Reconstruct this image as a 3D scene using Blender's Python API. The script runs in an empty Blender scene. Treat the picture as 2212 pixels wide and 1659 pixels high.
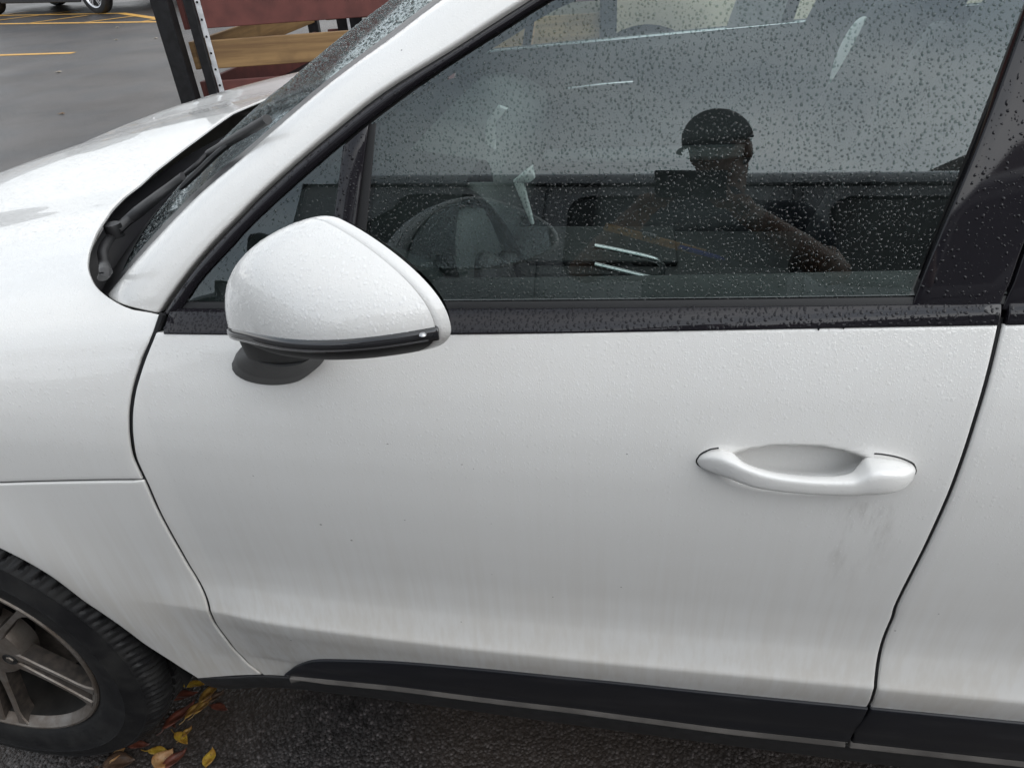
import bpy, bmesh, math, random
import numpy as np
from mathutils import Vector, Matrix, Quaternion
from mathutils.bvhtree import BVHTree

# ------------------------------------------------------------------ camera
scene = bpy.context.scene
COL = scene.collection
CAM = np.array([1.1975, -0.5862, 1.4838])
YAW, PITCH, ROLL, FPX = 10.7086, 34.1851, 4.0703, 1519.88   # focal length in units of a 2212 px wide frame

def cam_axes():
    y, p, r = np.radians([YAW, PITCH, ROLL])
    f = np.array([-np.sin(y)*np.cos(p), np.cos(y)*np.cos(p), -np.sin(p)])
    right = np.cross(f, [0, 0, 1.0]); right /= np.linalg.norm(right)
    down = np.cross(f, right)
    return np.cos(r)*right+np.sin(r)*down, -np.sin(r)*right+np.cos(r)*down, f
CR, CD, CF = cam_axes()
cam_data = bpy.data.cameras.new('camera')
cam_data.sensor_width = 36.0
cam_data.lens = 36.0*FPX/2212.0
cam_data.clip_start = 0.005
cam_data.clip_end = 6000
cam = bpy.data.objects.new('camera', cam_data)
COL.objects.link(cam)
M = Matrix.Identity(4)
for i in range(3):
    M[i][0] = CR[i]; M[i][1] = -CD[i]; M[i][2] = -CF[i]; M[i][3] = CAM[i]
cam.matrix_world = M
scene.camera = cam

# ------------------------------------------------------------------ world: overcast sky
SUN_EL, SUN_AZ = math.radians(58), math.radians(205)
world = bpy.data.worlds.new('World')
scene.world = world
world.use_nodes = True
wn, wl = world.node_tree.nodes, world.node_tree.links
wn.clear()
w_out = wn.new('ShaderNodeOutputWorld')
w_bg = wn.new('ShaderNodeBackground'); w_bg.inputs['Strength'].default_value = 0.1
w_sky = wn.new('ShaderNodeTexSky'); w_sky.sky_type = 'NISHITA'; w_sky.sun_disc = False
w_sky.sun_elevation = SUN_EL; w_sky.sun_rotation = SUN_AZ
w_co = wn.new('ShaderNodeTexCoord')
w_map = wn.new('ShaderNodeMapping'); w_map.inputs['Scale'].default_value = (1.0, 1.0, 1.9)
w_map.inputs['Location'].default_value = (0.35, 0.1, 0.0)
w_noise = wn.new('ShaderNodeTexNoise')
w_noise.inputs['Scale'].default_value = 1.25; w_noise.inputs['Detail'].default_value = 6; w_noise.inputs['Roughness'].default_value = 0.52
w_ramp = wn.new('ShaderNodeValToRGB')
w_ramp.color_ramp.elements[0].position = 0.36; w_ramp.color_ramp.elements[0].color = (0.44, 0.50, 0.57, 1)
w_ramp.color_ramp.elements[1].position = 0.64; w_ramp.color_ramp.elements[1].color = (1.0, 1.0, 0.99, 1)
w_sep = wn.new('ShaderNodeSeparateXYZ')
w_el = wn.new('ShaderNodeMapRange')           # horizon kept brighter than the zenith, to fill the upright door side
w_el.inputs['From Min'].default_value = 0.0; w_el.inputs['From Max'].default_value = 1.0
w_el.inputs['To Min'].default_value = 13.2; w_el.inputs['To Max'].default_value = 10.6
w_mul = wn.new('ShaderNodeVectorMath'); w_mul.operation = 'SCALE'
w_mix = wn.new('ShaderNodeMix'); w_mix.data_type = 'RGBA'; w_mix.inputs[0].default_value = 0.93
wl.new(w_co.outputs['Generated'], w_map.inputs['Vector'])
wl.new(w_map.outputs[0], w_noise.inputs['Vector'])
wl.new(w_noise.outputs[0], w_ramp.inputs[0])
wl.new(w_co.outputs['Generated'], w_sep.inputs[0])
wl.new(w_sep.outputs['Z'], w_el.inputs['Value'])
w_dot = wn.new('ShaderNodeVectorMath'); w_dot.operation = 'DOT_PRODUCT'; w_dot.inputs[1].default_value = (0.60, -0.62, 0.50)
w_gl = wn.new('ShaderNodeMapRange'); w_gl.interpolation_type = 'SMOOTHSTEP'       # the cloud is brightest where the sun stands behind it
w_gl.inputs['From Min'].default_value = 0.35; w_gl.inputs['From Max'].default_value = 1.0
w_gl.inputs['To Min'].default_value = 0.82; w_gl.inputs['To Max'].default_value = 1.75
w_sc = wn.new('ShaderNodeMath'); w_sc.operation = 'MULTIPLY'
wl.new(w_co.outputs['Generated'], w_dot.inputs[0]); wl.new(w_dot.outputs['Value'], w_gl.inputs['Value'])
wl.new(w_el.outputs[0], w_sc.inputs[0]); wl.new(w_gl.outputs[0], w_sc.inputs[1])
wl.new(w_ramp.outputs[0], w_mul.inputs[0]); wl.new(w_sc.outputs[0], w_mul.inputs['Scale'])
wl.new(w_sky.outputs[0], w_mix.inputs[6]); wl.new(w_mul.outputs[0], w_mix.inputs[7])
wl.new(w_mix.outputs[2], w_bg.inputs['Color']); wl.new(w_bg.outputs[0], w_out.inputs['Surface'])

sun_data = bpy.data.lights.new('sun', 'SUN')
sun_data.energy = 0.9; sun_data.angle = math.radians(50); sun_data.color = (1.0, 0.97, 0.93)
sun = bpy.data.objects.new('sun', sun_data); COL.objects.link(sun)
sd = Vector((0.86, -0.52, 0.60)).normalized()       # towards the veiled sun: behind the car, over the driver's side
sun.rotation_euler = sd.to_track_quat('Z', 'Y').to_euler()
w_sky.sun_elevation = math.asin(sd.z); w_sky.sun_rotation = math.atan2(sd.x, sd.y)
scene.view_settings.view_transform = 'Standard'
scene.view_settings.look = 'None'
scene.view_settings.exposure = 0.57
scene.view_settings.gamma = 1.0
scene.view_settings.use_curve_mapping = False
scene.cycles.max_bounces = 10
scene.cycles.transparent_max_bounces = 24
scene.cycles.caustics_reflective = False
scene.cycles.caustics_refractive = False

# ------------------------------------------------------------------ helpers
rng = np.random.default_rng(7)
random.seed(7)
A = np.array

def ray(u, v):
    """direction from the camera through a point of the 3638 px wide photograph"""
    k = 2212.0/3638.0
    d = (u*k-1106.0)/FPX*CR+(v*k-829.5)/FPX*CD+CF
    return d/np.linalg.norm(d)

def sstep(a, b, x):
    t = np.clip((x-a)/(b-a), 0, 1)
    return t*t*(3-2*t)

def spline(xs, ys):
    """monotone cubic through the points"""
    xs, ys = A(xs, float), A(ys, float)
    if xs[0] > xs[-1]: xs, ys = xs[::-1], ys[::-1]
    h = np.diff(xs); dl = np.diff(ys)/h
    m = np.zeros(len(xs)); m[0], m[-1] = dl[0], dl[-1]
    for i in range(1, len(xs)-1):
        if dl[i-1]*dl[i] > 0:
            w1, w2 = 2*h[i]+h[i-1], h[i]+2*h[i-1]
            m[i] = (w1+w2)/(w1/dl[i-1]+w2/dl[i])
    def f(x):
        x = np.asarray(x, float)
        i = np.clip(np.searchsorted(xs, x)-1, 0, len(xs)-2)
        t = (x-xs[i])/h[i]
        t2, t3 = t*t, t*t*t
        r = (2*t3-3*t2+1)*ys[i]+(t3-2*t2+t)*h[i]*m[i]+(-2*t3+3*t2)*ys[i+1]+(t3-t2)*h[i]*m[i+1]
        r = np.where(x < xs[0], ys[0]+(x-xs[0])*m[0], r)
        return np.where(x > xs[-1], ys[-1]+(x-xs[-1])*m[-1], r)
    return f

def smooth_line(P, n, rounds=1):
    """resample a polyline evenly with Catmull-Rom curvature"""
    P = A(P, float)
    Q = np.vstack([2*P[0]-P[1], P, 2*P[-1]-P[-2]])
    out = []
    for i in range(1, len(Q)-2):
        t = np.linspace(0, 1, 24, endpoint=False)[:, None]
        a, b, c, d = Q[i-1], Q[i], Q[i+1], Q[i+2]
        out.append(.5*((2*b)+(c-a)*t+(2*a-5*b+4*c-d)*t*t+(-a+3*b-3*c+d)*t**3))
    out = np.vstack(out+[P[-1:]])
    s = np.concatenate([[0], np.cumsum(np.linalg.norm(np.diff(out, axis=0), axis=1))])
    q = np.linspace(0, s[-1], n)
    return np.stack([np.interp(q, s, out[:, k]) for k in range(out.shape[1])], 1)

# ------------------------------------------------------------------ body side surfaces of the car
_prof = spline([.20, .34, .44, .46, .50, .54, .57, .588, .594, .604, .613, .635, .655, .675, .70, .75, .80, .87, .92, .97, 1.02, 1.06, 1.10, 1.13, 1.2],
               [.070, .057, .0480, .0435, .0350, .0265, .0200, .0173, .0168, .0202, .0232, .0290, .0328, .0342, .0345, .0325, .0300, .0280, .0290, .0335, .0430, .0545, .0685, .082, .13])
_prof2 = spline([.20, .34, .44, .54, .62, .70, .80, .87, .92, .97, 1.02, 1.06, 1.10, 1.13, 1.2],
                [.072, .060, .052, .042, .0355, .0310, .0285, .0280, .0290, .0335, .0430, .0545, .0685, .082, .13])
def S(x, z):
    """y of the lower body side"""
    x, z = np.asarray(x, float), np.asarray(z, float)
    zz = z-.046*(x-1.08)*sstep(.85, 1.1, z)
    k = sstep(.40, .70, x)          # the crease fades out on the front wing
    y = _prof(zz)*k+_prof2(zz)*(1-k)+.018*np.clip((1.2-x)/.6, 0, 1)**2+.05*np.clip((-.35-x)/.6, 0, 3)**2
    y = y+.030*np.clip((x-2.9)/.9, 0, 3)**2
    for hx in (0.0, 2.807):
        r = np.hypot(x-hx, z-.37)
        y = y-.012*np.exp(-((r-.42)/.10)**2)
    return y

def belt_z(x):
    return 1.104+.046*(np.asarray(x, float)-1.08)

def G(x, z):
    """y of the glasshouse side"""
    x, z = np.asarray(x, float), np.asarray(z, float)
    zb = belt_z(x)
    ph0 = math.radians(19)-(1.28-zb)/2.4
    dz = z-zb
    yb = .084+.024*np.clip(1.9-x, 0, 3)**2-.024*.62+.02*np.clip(x-2.4, 0, 3)**2
    return yb+np.tan(ph0)*dz+(1+np.tan(ph0)**2)*dz*dz/4.8

def hit(F, u, v, off=0.0):
    d = ray(u, v); y = .05
    for _ in range(40):
        P = CAM+d*(y-CAM[1])/d[1]
        y = float(F(P[0], P[2]))+off
    return CAM+d*(y-CAM[1])/d[1]
def hits(F, pts, off=0.0): return A([hit(F, u, v, off) for u, v in pts])
def on_plane(u, v, axis, val):
    d = ray(u, v); return CAM+d*(val-CAM[axis])/d[axis]
def at_y(u, v, y): return on_plane(u, v, 1, y)
def ground(u, v, z=0.0): return on_plane(u, v, 2, z)

# ------------------------------------------------------------------ materials
def new_mat(name):
    m = bpy.data.materials.new(name); m.use_nodes = True
    nt = m.node_tree; nt.nodes.clear()
    out = nt.nodes.new('ShaderNodeOutputMaterial')
    return m, nt, out

class N:
    """small node graph builder"""
    def __init__(s, name):
        s.m, s.nt, s.out = new_mat(name)
        s.co = None
    def add(s, t, **kw):
        n = s.nt.nodes.new(t)
        for k, v in kw.items():
            if k.startswith('i_'):
                key = k[2:].replace('_', ' ')
                n.inputs[key].default_value = v
            else: setattr(n, k, v)
        return n
    def link(s, a, b): s.nt.links.new(a, b)
    def pos(s, scale=(1, 1, 1), loc=(0, 0, 0), local=False):
        g = s.add('ShaderNodeTexCoord') if local else s.add('ShaderNodeNewGeometry')
        mp = s.add('ShaderNodeMapping'); mp.inputs['Scale'].default_value = scale; mp.inputs['Location'].default_value = loc
        s.link(g.outputs['Object'] if local else g.outputs['Position'], mp.inputs[0]); return mp.outputs[0]
    def noise(s, vec, scale, detail=3, rough=.5, out='Fac'):
        n = s.add('ShaderNodeTexNoise', i_Scale=scale, i_Detail=detail, i_Roughness=rough)
        s.link(vec, n.inputs['Vector']); return n.outputs['Fac' if out == 'Fac' else 'Color']
    def ramp(s, fac, stops):
        r = s.add('ShaderNodeValToRGB')
        el = r.color_ramp.elements
        while len(el) < len(stops): el.new(.5)
        for e, (p, c) in zip(el, stops):
            e.position = p; e.color = (c, c, c, 1) if isinstance(c, (int, float)) else (*c, 1)
        s.link(fac, r.inputs[0]); return r.outputs[0]
    def math(s, op, a, b=None, c=None, clamp=False):
        n = s.add('ShaderNodeMath', operation=op, use_clamp=clamp)
        for i, v in enumerate((a, b, c)):
            if v is None: continue
            if isinstance(v, (int, float)): n.inputs[i].default_value = v
            else: s.link(v, n.inputs[i])
        return n.outputs[0]
    def mapr(s, v, a, b, c=0.0, d=1.0, smooth=True):
        n = s.add('ShaderNodeMapRange', interpolation_type='SMOOTHSTEP' if smooth else 'LINEAR')
        n.inputs['From Min'].default_value, n.inputs['From Max'].default_value = a, b
        n.inputs['To Min'].default_value, n.inputs['To Max'].default_value = c, d
        s.link(v, n.inputs['Value']); return n.outputs[0]
    def mix(s, fac, a, b, mode='MIX'):
        n = s.add('ShaderNodeMix', data_type='RGBA', blend_type=mode)
        for i, v in ((0, fac), (6, a), (7, b)):
            if isinstance(v, (int, float)) and i == 0: n.inputs[0].default_value = v
            elif isinstance(v, tuple): n.inputs[i].default_value = (*v, 1)
            else: s.link(v, n.inputs[i])
        return n.outputs[2]
    def bump(s, h, strength=.3, dist=.001, prev=None):
        b = s.add('ShaderNodeBump', i_Strength=strength, i_Distance=dist)
        s.link(h, b.inputs['Height'])
        if prev is not None: s.link(prev, b.inputs['Normal'])
        return b.outputs[0]
    def z(s):
        g = s.add('ShaderNodeNewGeometry'); x = s.add('ShaderNodeSeparateXYZ'); s.link(g.outputs['Position'], x.inputs[0])
        return x.outputs
    def nz(s):
        g = s.add('ShaderNodeNewGeometry'); x = s.add('ShaderNodeSeparateXYZ'); s.link(g.outputs['Normal'], x.inputs[0])
        return x.outputs['Z']
    def bsdf(s, base=(.5, .5, .5), rough=.5, metal=0.0, normal=None, coat=0.0, coat_rough=.03, coat_normal=None, spec=.5, ior=1.5, **kw):
        p = s.add('ShaderNodeBsdfPrincipled')
        for key, v in (('Base Color', base), ('Roughness', rough), ('Metallic', metal), ('Coat Weight', coat), ('Coat Roughness', coat_rough), ('Specular IOR Level', spec), ('IOR', ior)):
            if isinstance(v, tuple): p.inputs[key].default_value = (*v, 1)
            elif isinstance(v, (int, float)): p.inputs[key].default_value = v
            else: s.link(v, p.inputs[key])
        if normal is not None: s.link(normal, p.inputs['Normal'])
        if coat_normal is not None: s.link(coat_normal, p.inputs['Coat Normal'])
        s.link(p.outputs[0], s.out.inputs['Surface']); return p
    def drops(s, scale, big=.42, small=.05, loc=(0, 0, 0), stretch=(1, 1, 1), cover=None):
        """height field of rain beads: one round bead per Voronoi cell, of random size"""
        v = s.add('ShaderNodeTexVoronoi', i_Scale=scale); v.inputs['Randomness'].default_value = 1.0
        vec = s.pos(stretch, loc)
        wob = s.add('ShaderNodeVectorMath', operation='MULTIPLY_ADD')
        nz = s.noise(vec, scale*1.6, 2, .5, 'Color'); s.link(nz, wob.inputs[0]); wob.inputs[1].default_value = (.5/scale,)*3; s.link(vec, wob.inputs[2])
        s.link(wob.outputs[0], v.inputs['Vector'])
        sp = s.add('ShaderNodeSeparateColor'); s.link(v.outputs['Color'], sp.inputs[0])
        r = s.math('MULTIPLY_ADD', s.math('POWER', sp.outputs[0], 2.0), big-small, small)
        if cover is not None: r = s.math('MULTIPLY', r, cover)
        e = s.math('SUBTRACT', 1.0, s.math('DIVIDE', v.outputs['Distance'], r), clamp=True)
        return s.math('MULTIPLY', s.math('SQRT', e), r)

def simple(name, base, rough=.5, metal=0.0, coat=0.0, nscale=0, namp=.15, bump=0, bscale=200, spec=.5, local=True, emis=None):
    n = N(name)
    col = base; nor = None
    if nscale:
        f = n.noise(n.pos(local=local), nscale, 4)
        col = n.mix(n.mapr(f, .3, .7), tuple(c*(1-namp) for c in base), tuple(min(1, c*(1+namp)) for c in base))
    if bump: nor = n.bump(n.noise(n.pos(local=local), bscale, 3), bump, .0006)
    n.bsdf(col, rough, metal, nor, coat, spec=spec)
    return n.m

# white car paint, rain beads on its upper faces, road dirt towards the sills
def paint_mat(name, beads=True, dirt=True, base=(.752, .746, .728)):
    n = N(name)
    xyz = n.z()
    col = base
    if dirt:
        streak = n.noise(n.pos((34, 34, 1.5)), 1.0, 4, .6)
        low = n.mapr(xyz['Z'], .42, .86, 1.0, 0.0)
        fine = n.noise(n.pos((110, 110, 2.2)), 1.0, 3, .6)
        k = n.math('MULTIPLY', n.mapr(n.math('MULTIPLY_ADD', fine, .6, n.math('MULTIPLY', streak, .5)), .42, .70), n.math('MULTIPLY_ADD', low, .42, .05))
        col = n.mix(k, base, (.56, .51, .44))
        film = n.math('MULTIPLY', n.mapr(n.noise(n.pos((5, 5, 9)), 1.0, 3, .5), .35, .75), n.math('MULTIPLY', low, .38))
        col = n.mix(film, col, (.63, .58, .51))
        # specks of grit and scratches
        v = n.add('ShaderNodeTexVoronoi', i_Scale=26.0); n.link(n.pos((1, 1, 1.4)), v.inputs['Vector'])
        sp = n.add('ShaderNodeSeparateColor'); n.link(v.outputs['Color'], sp.inputs[0])
        rad = n.math('MULTIPLY', n.math('SUBTRACT', sp.outputs[1], .62, clamp=True), .13)
        speck = n.math('LESS_THAN', v.outputs['Distance'], rad)
        col = n.mix(n.math('MULTIPLY', speck, .65), col, (.10, .09, .08))
        # grime that ran down below the door handle
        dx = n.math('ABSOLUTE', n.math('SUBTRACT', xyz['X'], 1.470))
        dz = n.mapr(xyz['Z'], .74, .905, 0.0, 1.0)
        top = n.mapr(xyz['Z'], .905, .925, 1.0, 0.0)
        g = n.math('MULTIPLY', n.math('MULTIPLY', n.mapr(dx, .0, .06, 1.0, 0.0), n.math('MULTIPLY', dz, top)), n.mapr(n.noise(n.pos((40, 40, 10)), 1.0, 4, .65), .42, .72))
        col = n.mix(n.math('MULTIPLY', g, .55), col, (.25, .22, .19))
    nor = cn = None
    if beads:
        up = n.mapr(xyz['Z'], .62, 1.0, .25, 1.0)
        h = n.math('ADD', n.drops(210, .55, .0, cover=up), n.math('MULTIPLY', n.drops(420, .60, .04, (3, 1, 2), cover=up), .5))
        h = n.math('ADD', h, n.math('MULTIPLY', n.drops(520, .62, .10, (5, 3, 4)), n.mapr(xyz['Z'], .98, 1.06, 0, .7)))
        nor = n.bump(h, .13, .0030)
        cn = n.bump(h, .30, .0030)
    n.bsdf(col, .38, 0, nor, coat=1.0, coat_rough=.02, coat_normal=cn, spec=.35).inputs['Coat IOR'].default_value = 1.72
    return n.m

M_PAINT = paint_mat('white_car_paint')
M_LEDGE = simple('road_dirty_white_paint', (.105, .097, .09), .6, nscale=14, namp=.3, local=False)
M_PAINT_DRY = paint_mat('white_car_paint_plain', False, False)

def gloss_black():
    n = N('wet_black_trim')
    n.bsdf((.013, .012, .015), .05, 0, n.bump(n.noise(n.pos(), 900, 2), .02, .0003), coat=0, spec=.42, ior=1.5)
    return n.m
M_TRIM = gloss_black()
M_DROP_DARK = simple('water_on_black_trim', (.012, .0115, .014), .05, spec=.22)
M_NECK = simple('satin_black_plastic', (.004, .004, .005), .5, spec=.08)
M_MATT = simple('matt_black_plastic', (.017, .017, .018), .55, nscale=60, namp=.25, bump=.15, bscale=900)
M_SEAL = simple('rubber_seal', (.006, .006, .007), .6)
M_PLASTIC = simple('grained_dark_plastic', (.017, .0165, .018), .5, nscale=25, namp=.3, bump=.25, bscale=700)
M_COWL = simple('cowl_plastic', (.010, .0095, .012), .5, nscale=14, namp=.35, bump=.2, bscale=500)
def sill_mat():
    n = N('side_blade_plastic')
    f = n.noise(n.pos((6, 6, 30)), 1.0, 4, .6)
    n.bsdf(n.mix(n.mapr(f, .5, .8), (.011, .012, .016), (.03, .03, .034)), .42, 0, n.bump(n.noise(n.pos(), 900, 2), .1, .0004), spec=.4)
    return n.m
M_BLADE = sill_mat()

def glass_mat(name, tint=(.62, .73, .70), ior=1.82, rough=0.0, bump=None):
    """one sheet standing for both faces of a car window: tinted, with a coated mirror-like reflection"""
    n = N(name)
    t = n.add('ShaderNodeBsdfTransparent'); t.inputs[0].default_value = (*tint, 1)
    g = n.add('ShaderNodeBsdfGlossy', i_Roughness=rough); g.inputs[0].default_value = (.88, .97, 1, 1)
    f = n.add('ShaderNodeFresnel', i_IOR=ior)
    if bump:
        nn = bump(n); n.link(nn, g.inputs['Normal']); n.link(nn, f.inputs['Normal'])
    mx = n.add('ShaderNodeMixShader'); n.link(f.outputs[0], mx.inputs[0]); n.link(t.outputs[0], mx.inputs[1]); n.link(g.outputs[0], mx.inputs[2])
    n.link(mx.outputs[0], n.out.inputs['Surface']); return n.m
M_GLASS = glass_mat('side_window_glass')
M_GLASS_IN = glass_mat('clear_window_glass', (.75, .8, .78), 1.5)
M_WIND = glass_mat('wet_windscreen_glass', (.58, .68, .62), 1.9, .08,
                   lambda n: n.bump(n.math('ADD', n.drops(300, .7, .05), n.drops(620, .7, .1, (2, 5, 1))), 1.0, .008))
def water_mat():
    n = N('rain_bead_water')
    t = n.add('ShaderNodeBsdfTransparent'); t.inputs[0].default_value = (.65, .71, .70, 1)
    g = n.add('ShaderNodeBsdfGlossy', i_Roughness=.0); g.inputs[0].default_value = (1, 1, 1, 1)
    f = n.add('ShaderNodeFresnel', i_IOR=1.42)
    mx = n.add('ShaderNodeMixShader'); n.link(f.outputs[0], mx.inputs[0]); n.link(t.outputs[0], mx.inputs[1]); n.link(g.outputs[0], mx.inputs[2])
    n.link(mx.outputs[0], n.out.inputs['Surface']); return n.m
M_WATER = water_mat()

# ------------------------------------------------------------------ mesh and object helpers
def link_obj(o, parent=None):
    COL.objects.link(o)
    if parent is not None:
        o.parent = parent
        r = parent
        mw = Matrix.Identity(4)
        chain = []
        while r is not None: chain.append(r); r = r.parent
        for q in reversed(chain): mw = mw @ q.matrix_parent_inverse @ q.matrix_basis
        o.matrix_parent_inverse = mw.inverted()
    return o

def mk(name, V, F, mat, parent=None, smooth=True, label=None, sharp=None):
    me = bpy.data.meshes.new(name)
    me.from_pydata([tuple(map(float, v)) for v in V], [], [tuple(map(int, f)) for f in F])
    for m in (mat if isinstance(mat, (list, tuple)) else [mat]): me.materials.append(m)
    if smooth:
        me.polygons.foreach_set('use_smooth', [True]*len(me.polygons))
        if sharp: me.set_sharp_from_angle(angle=math.radians(sharp))
    me.update()
    o = bpy.data.objects.new(name, me)
    if label: o['label'] = label
    return link_obj(o, parent)

def thing(name, label, cat, loc=(0, 0, 0), rotz=0, group=None):
    o = bpy.data.objects.new(name, None); COL.objects.link(o)
    o.empty_display_size = .1
    o.location = loc; o.rotation_euler = (0, 0, rotz)
    o['label'] = label; o['category'] = cat
    if group: o['group'] = group
    return o
def tag(o, label=None, cat=None, group=None, kind=None):
    for k, v in (('label', label), ('category', cat), ('group', group), ('kind', kind)):
        if v: o[k] = v
    return o

def gf(nu, nv, cu=False, cv=False, off=0):
    F = []
    for i in range(nu if cu else nu-1):
        for j in range(nv if cv else nv-1):
            a, b = i*nv+j, ((i+1) % nu)*nv+j
            c, d = ((i+1) % nu)*nv+(j+1) % nv, i*nv+(j+1) % nv
            F.append((a+off, b+off, c+off, d+off))
    return F

def grid_normals(P):
    du = np.gradient(P, axis=0); dv = np.gradient(P, axis=1)
    n = np.cross(du, dv)
    return n/np.maximum(np.linalg.norm(n, axis=2, keepdims=True), 1e-12)

def nrm(v): return v/np.maximum(np.linalg.norm(v, axis=-1, keepdims=True), 1e-12)

def panel_grid(P, out, r=.0025, depth=.016, edges='lrbt'):
    """pad a surface grid with a rolled edge that returns inwards; out = rough outward direction"""
    Nn = grid_normals(P)
    if (Nn.reshape(-1, 3)@A(out)).mean() < 0: Nn = -Nn
    for ax, (lo, hi) in ((0, 'lr'), (1, 'bt')):
        for side, key in ((0, lo), (1, hi)):
            if key not in edges: continue
            Q = np.moveaxis(P, ax, 0); NN = np.moveaxis(Nn, ax, 0)
            e, e1 = (Q[0], Q[1]) if side == 0 else (Q[-1], Q[-2])
            n = NN[0] if side == 0 else NN[-1]
            t = nrm(e-e1)
            rows = [e+t*r*math.sin(a)-n*r*(1-math.cos(a)) for a in (math.radians(30), math.radians(60), math.radians(90))]
            rows.append(rows[-1]-n*depth)
            rows = np.stack(rows)
            nr = np.repeat(n[None], 4, 0)
            if side == 0: Q = np.concatenate([rows[::-1], Q]); NN = np.concatenate([nr, NN])
            else: Q = np.concatenate([Q, rows]); NN = np.concatenate([NN, nr])
            P = np.moveaxis(Q, 0, ax); Nn = np.moveaxis(NN, 0, ax)
    return P

def sheet(name, P, mat, parent=None, out=(0, -1, 0), r=.0025, depth=.016, edges='lrbt', label=None, sharp=None):
    P = A(P, float)
    Q = panel_grid(P, out, r, depth, edges) if edges else P
    nu, nv = Q.shape[:2]
    F = gf(nu, nv)
    n = np.cross(P[1:, :-1]-P[:-1, :-1], P[:-1, 1:]-P[:-1, :-1]).reshape(-1, 3).sum(0)
    if n@A(out) < 0: F = [f[::-1] for f in F]
    return mk(name, Q.reshape(-1, 3), F, mat, parent, True, label, sharp)

def ruled(L, U, nv, bulge=0.0, bdir=(0, -1, 0)):
    L, U = A(L, float), A(U, float)
    t = np.linspace(0, 1, nv)[None, :, None]
    P = L[:, None]*(1-t)+U[:, None]*t
    return P+A(bdir)*(bulge*4*t*(1-t))

def lathe(profile, n, axis_o, axis='y', mod=None):
    """profile = (r, a) pairs spun about an axis through axis_o"""
    V = []
    for i in range(n):
        th = 2*math.pi*i/n
        for j, (r, a) in enumerate(profile):
            if mod: r = mod(i, j, r)
            if axis == 'y': V.append((axis_o[0]+r*math.cos(th), axis_o[1]+a, axis_o[2]+r*math.sin(th)))
            else: V.append((axis_o[0]+r*math.cos(th), axis_o[1]+r*math.sin(th), axis_o[2]+a))
    return V, gf(n, len(profile), cu=True)

def box(name, c, s, mat, parent=None, bev=.004, rot=None, label=None):
    bm = bmesh.new(); bmesh.ops.create_cube(bm, size=1)
    bmesh.ops.scale(bm, vec=s, verts=bm.verts)
    if bev: bmesh.ops.bevel(bm, geom=bm.edges, offset=min(bev, min(s)*.45), segments=2, affect='EDGES', profile=.5)
    me = bpy.data.meshes.new(name); 
    mx = Matrix.Translation(c) @ (rot.to_4x4() if rot is not None else Matrix.Identity(4))
    bm.transform(mx); bm.to_mesh(me); bm.free()
    me.materials.append(mat)
    o = bpy.data.objects.new(name, me)
    if label: o['label'] = label
    return link_obj(o, parent)

def tube_vf(pts, rad, n=10, caps=True, flat=None, off=0):
    pts = A(pts, float); m = len(pts)
    rad = np.full(m, rad) if np.isscalar(rad) else A(rad, float)
    T = nrm(np.gradient(pts, axis=0))
    up = A([0, 0, 1.0]) if abs(T[0] @ A([0, 0, 1.0])) < .9 else A([1.0, 0, 0])
    V = []; u = nrm(np.cross(T[0], up))
    for i in range(m):
        u = nrm(u-T[i]*(u@T[i])); w = np.cross(T[i], u)
        for k in range(n):
            a = 2*math.pi*k/n
            V.append(pts[i]+rad[i]*(math.cos(a)*u*(flat[0] if flat else 1)+math.sin(a)*w*(flat[1] if flat else 1)))
    F = gf(m, n, cv=True)
    F = [f[::-1] for f in F]
    if caps:
        F.append(tuple(range(n))); F.append(tuple(range((m-1)*n, m*n))[::-1])
    if off: F = [tuple(x+off for x in f) for f in F]
    return V, F
def tube(name, pts, rad, mat, parent=None, n=10, flat=None, label=None):
    V, F = tube_vf(pts, rad, n, True, flat)
    return mk(name, V, F, mat, parent, True, label, 50)

def join(parts):
    V, F = [], []
    for v, f in parts:
        o = len(V); V += [tuple(p) for p in v]; F += [tuple(i+o for i in q) for q in f]
    return V, F

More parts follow.
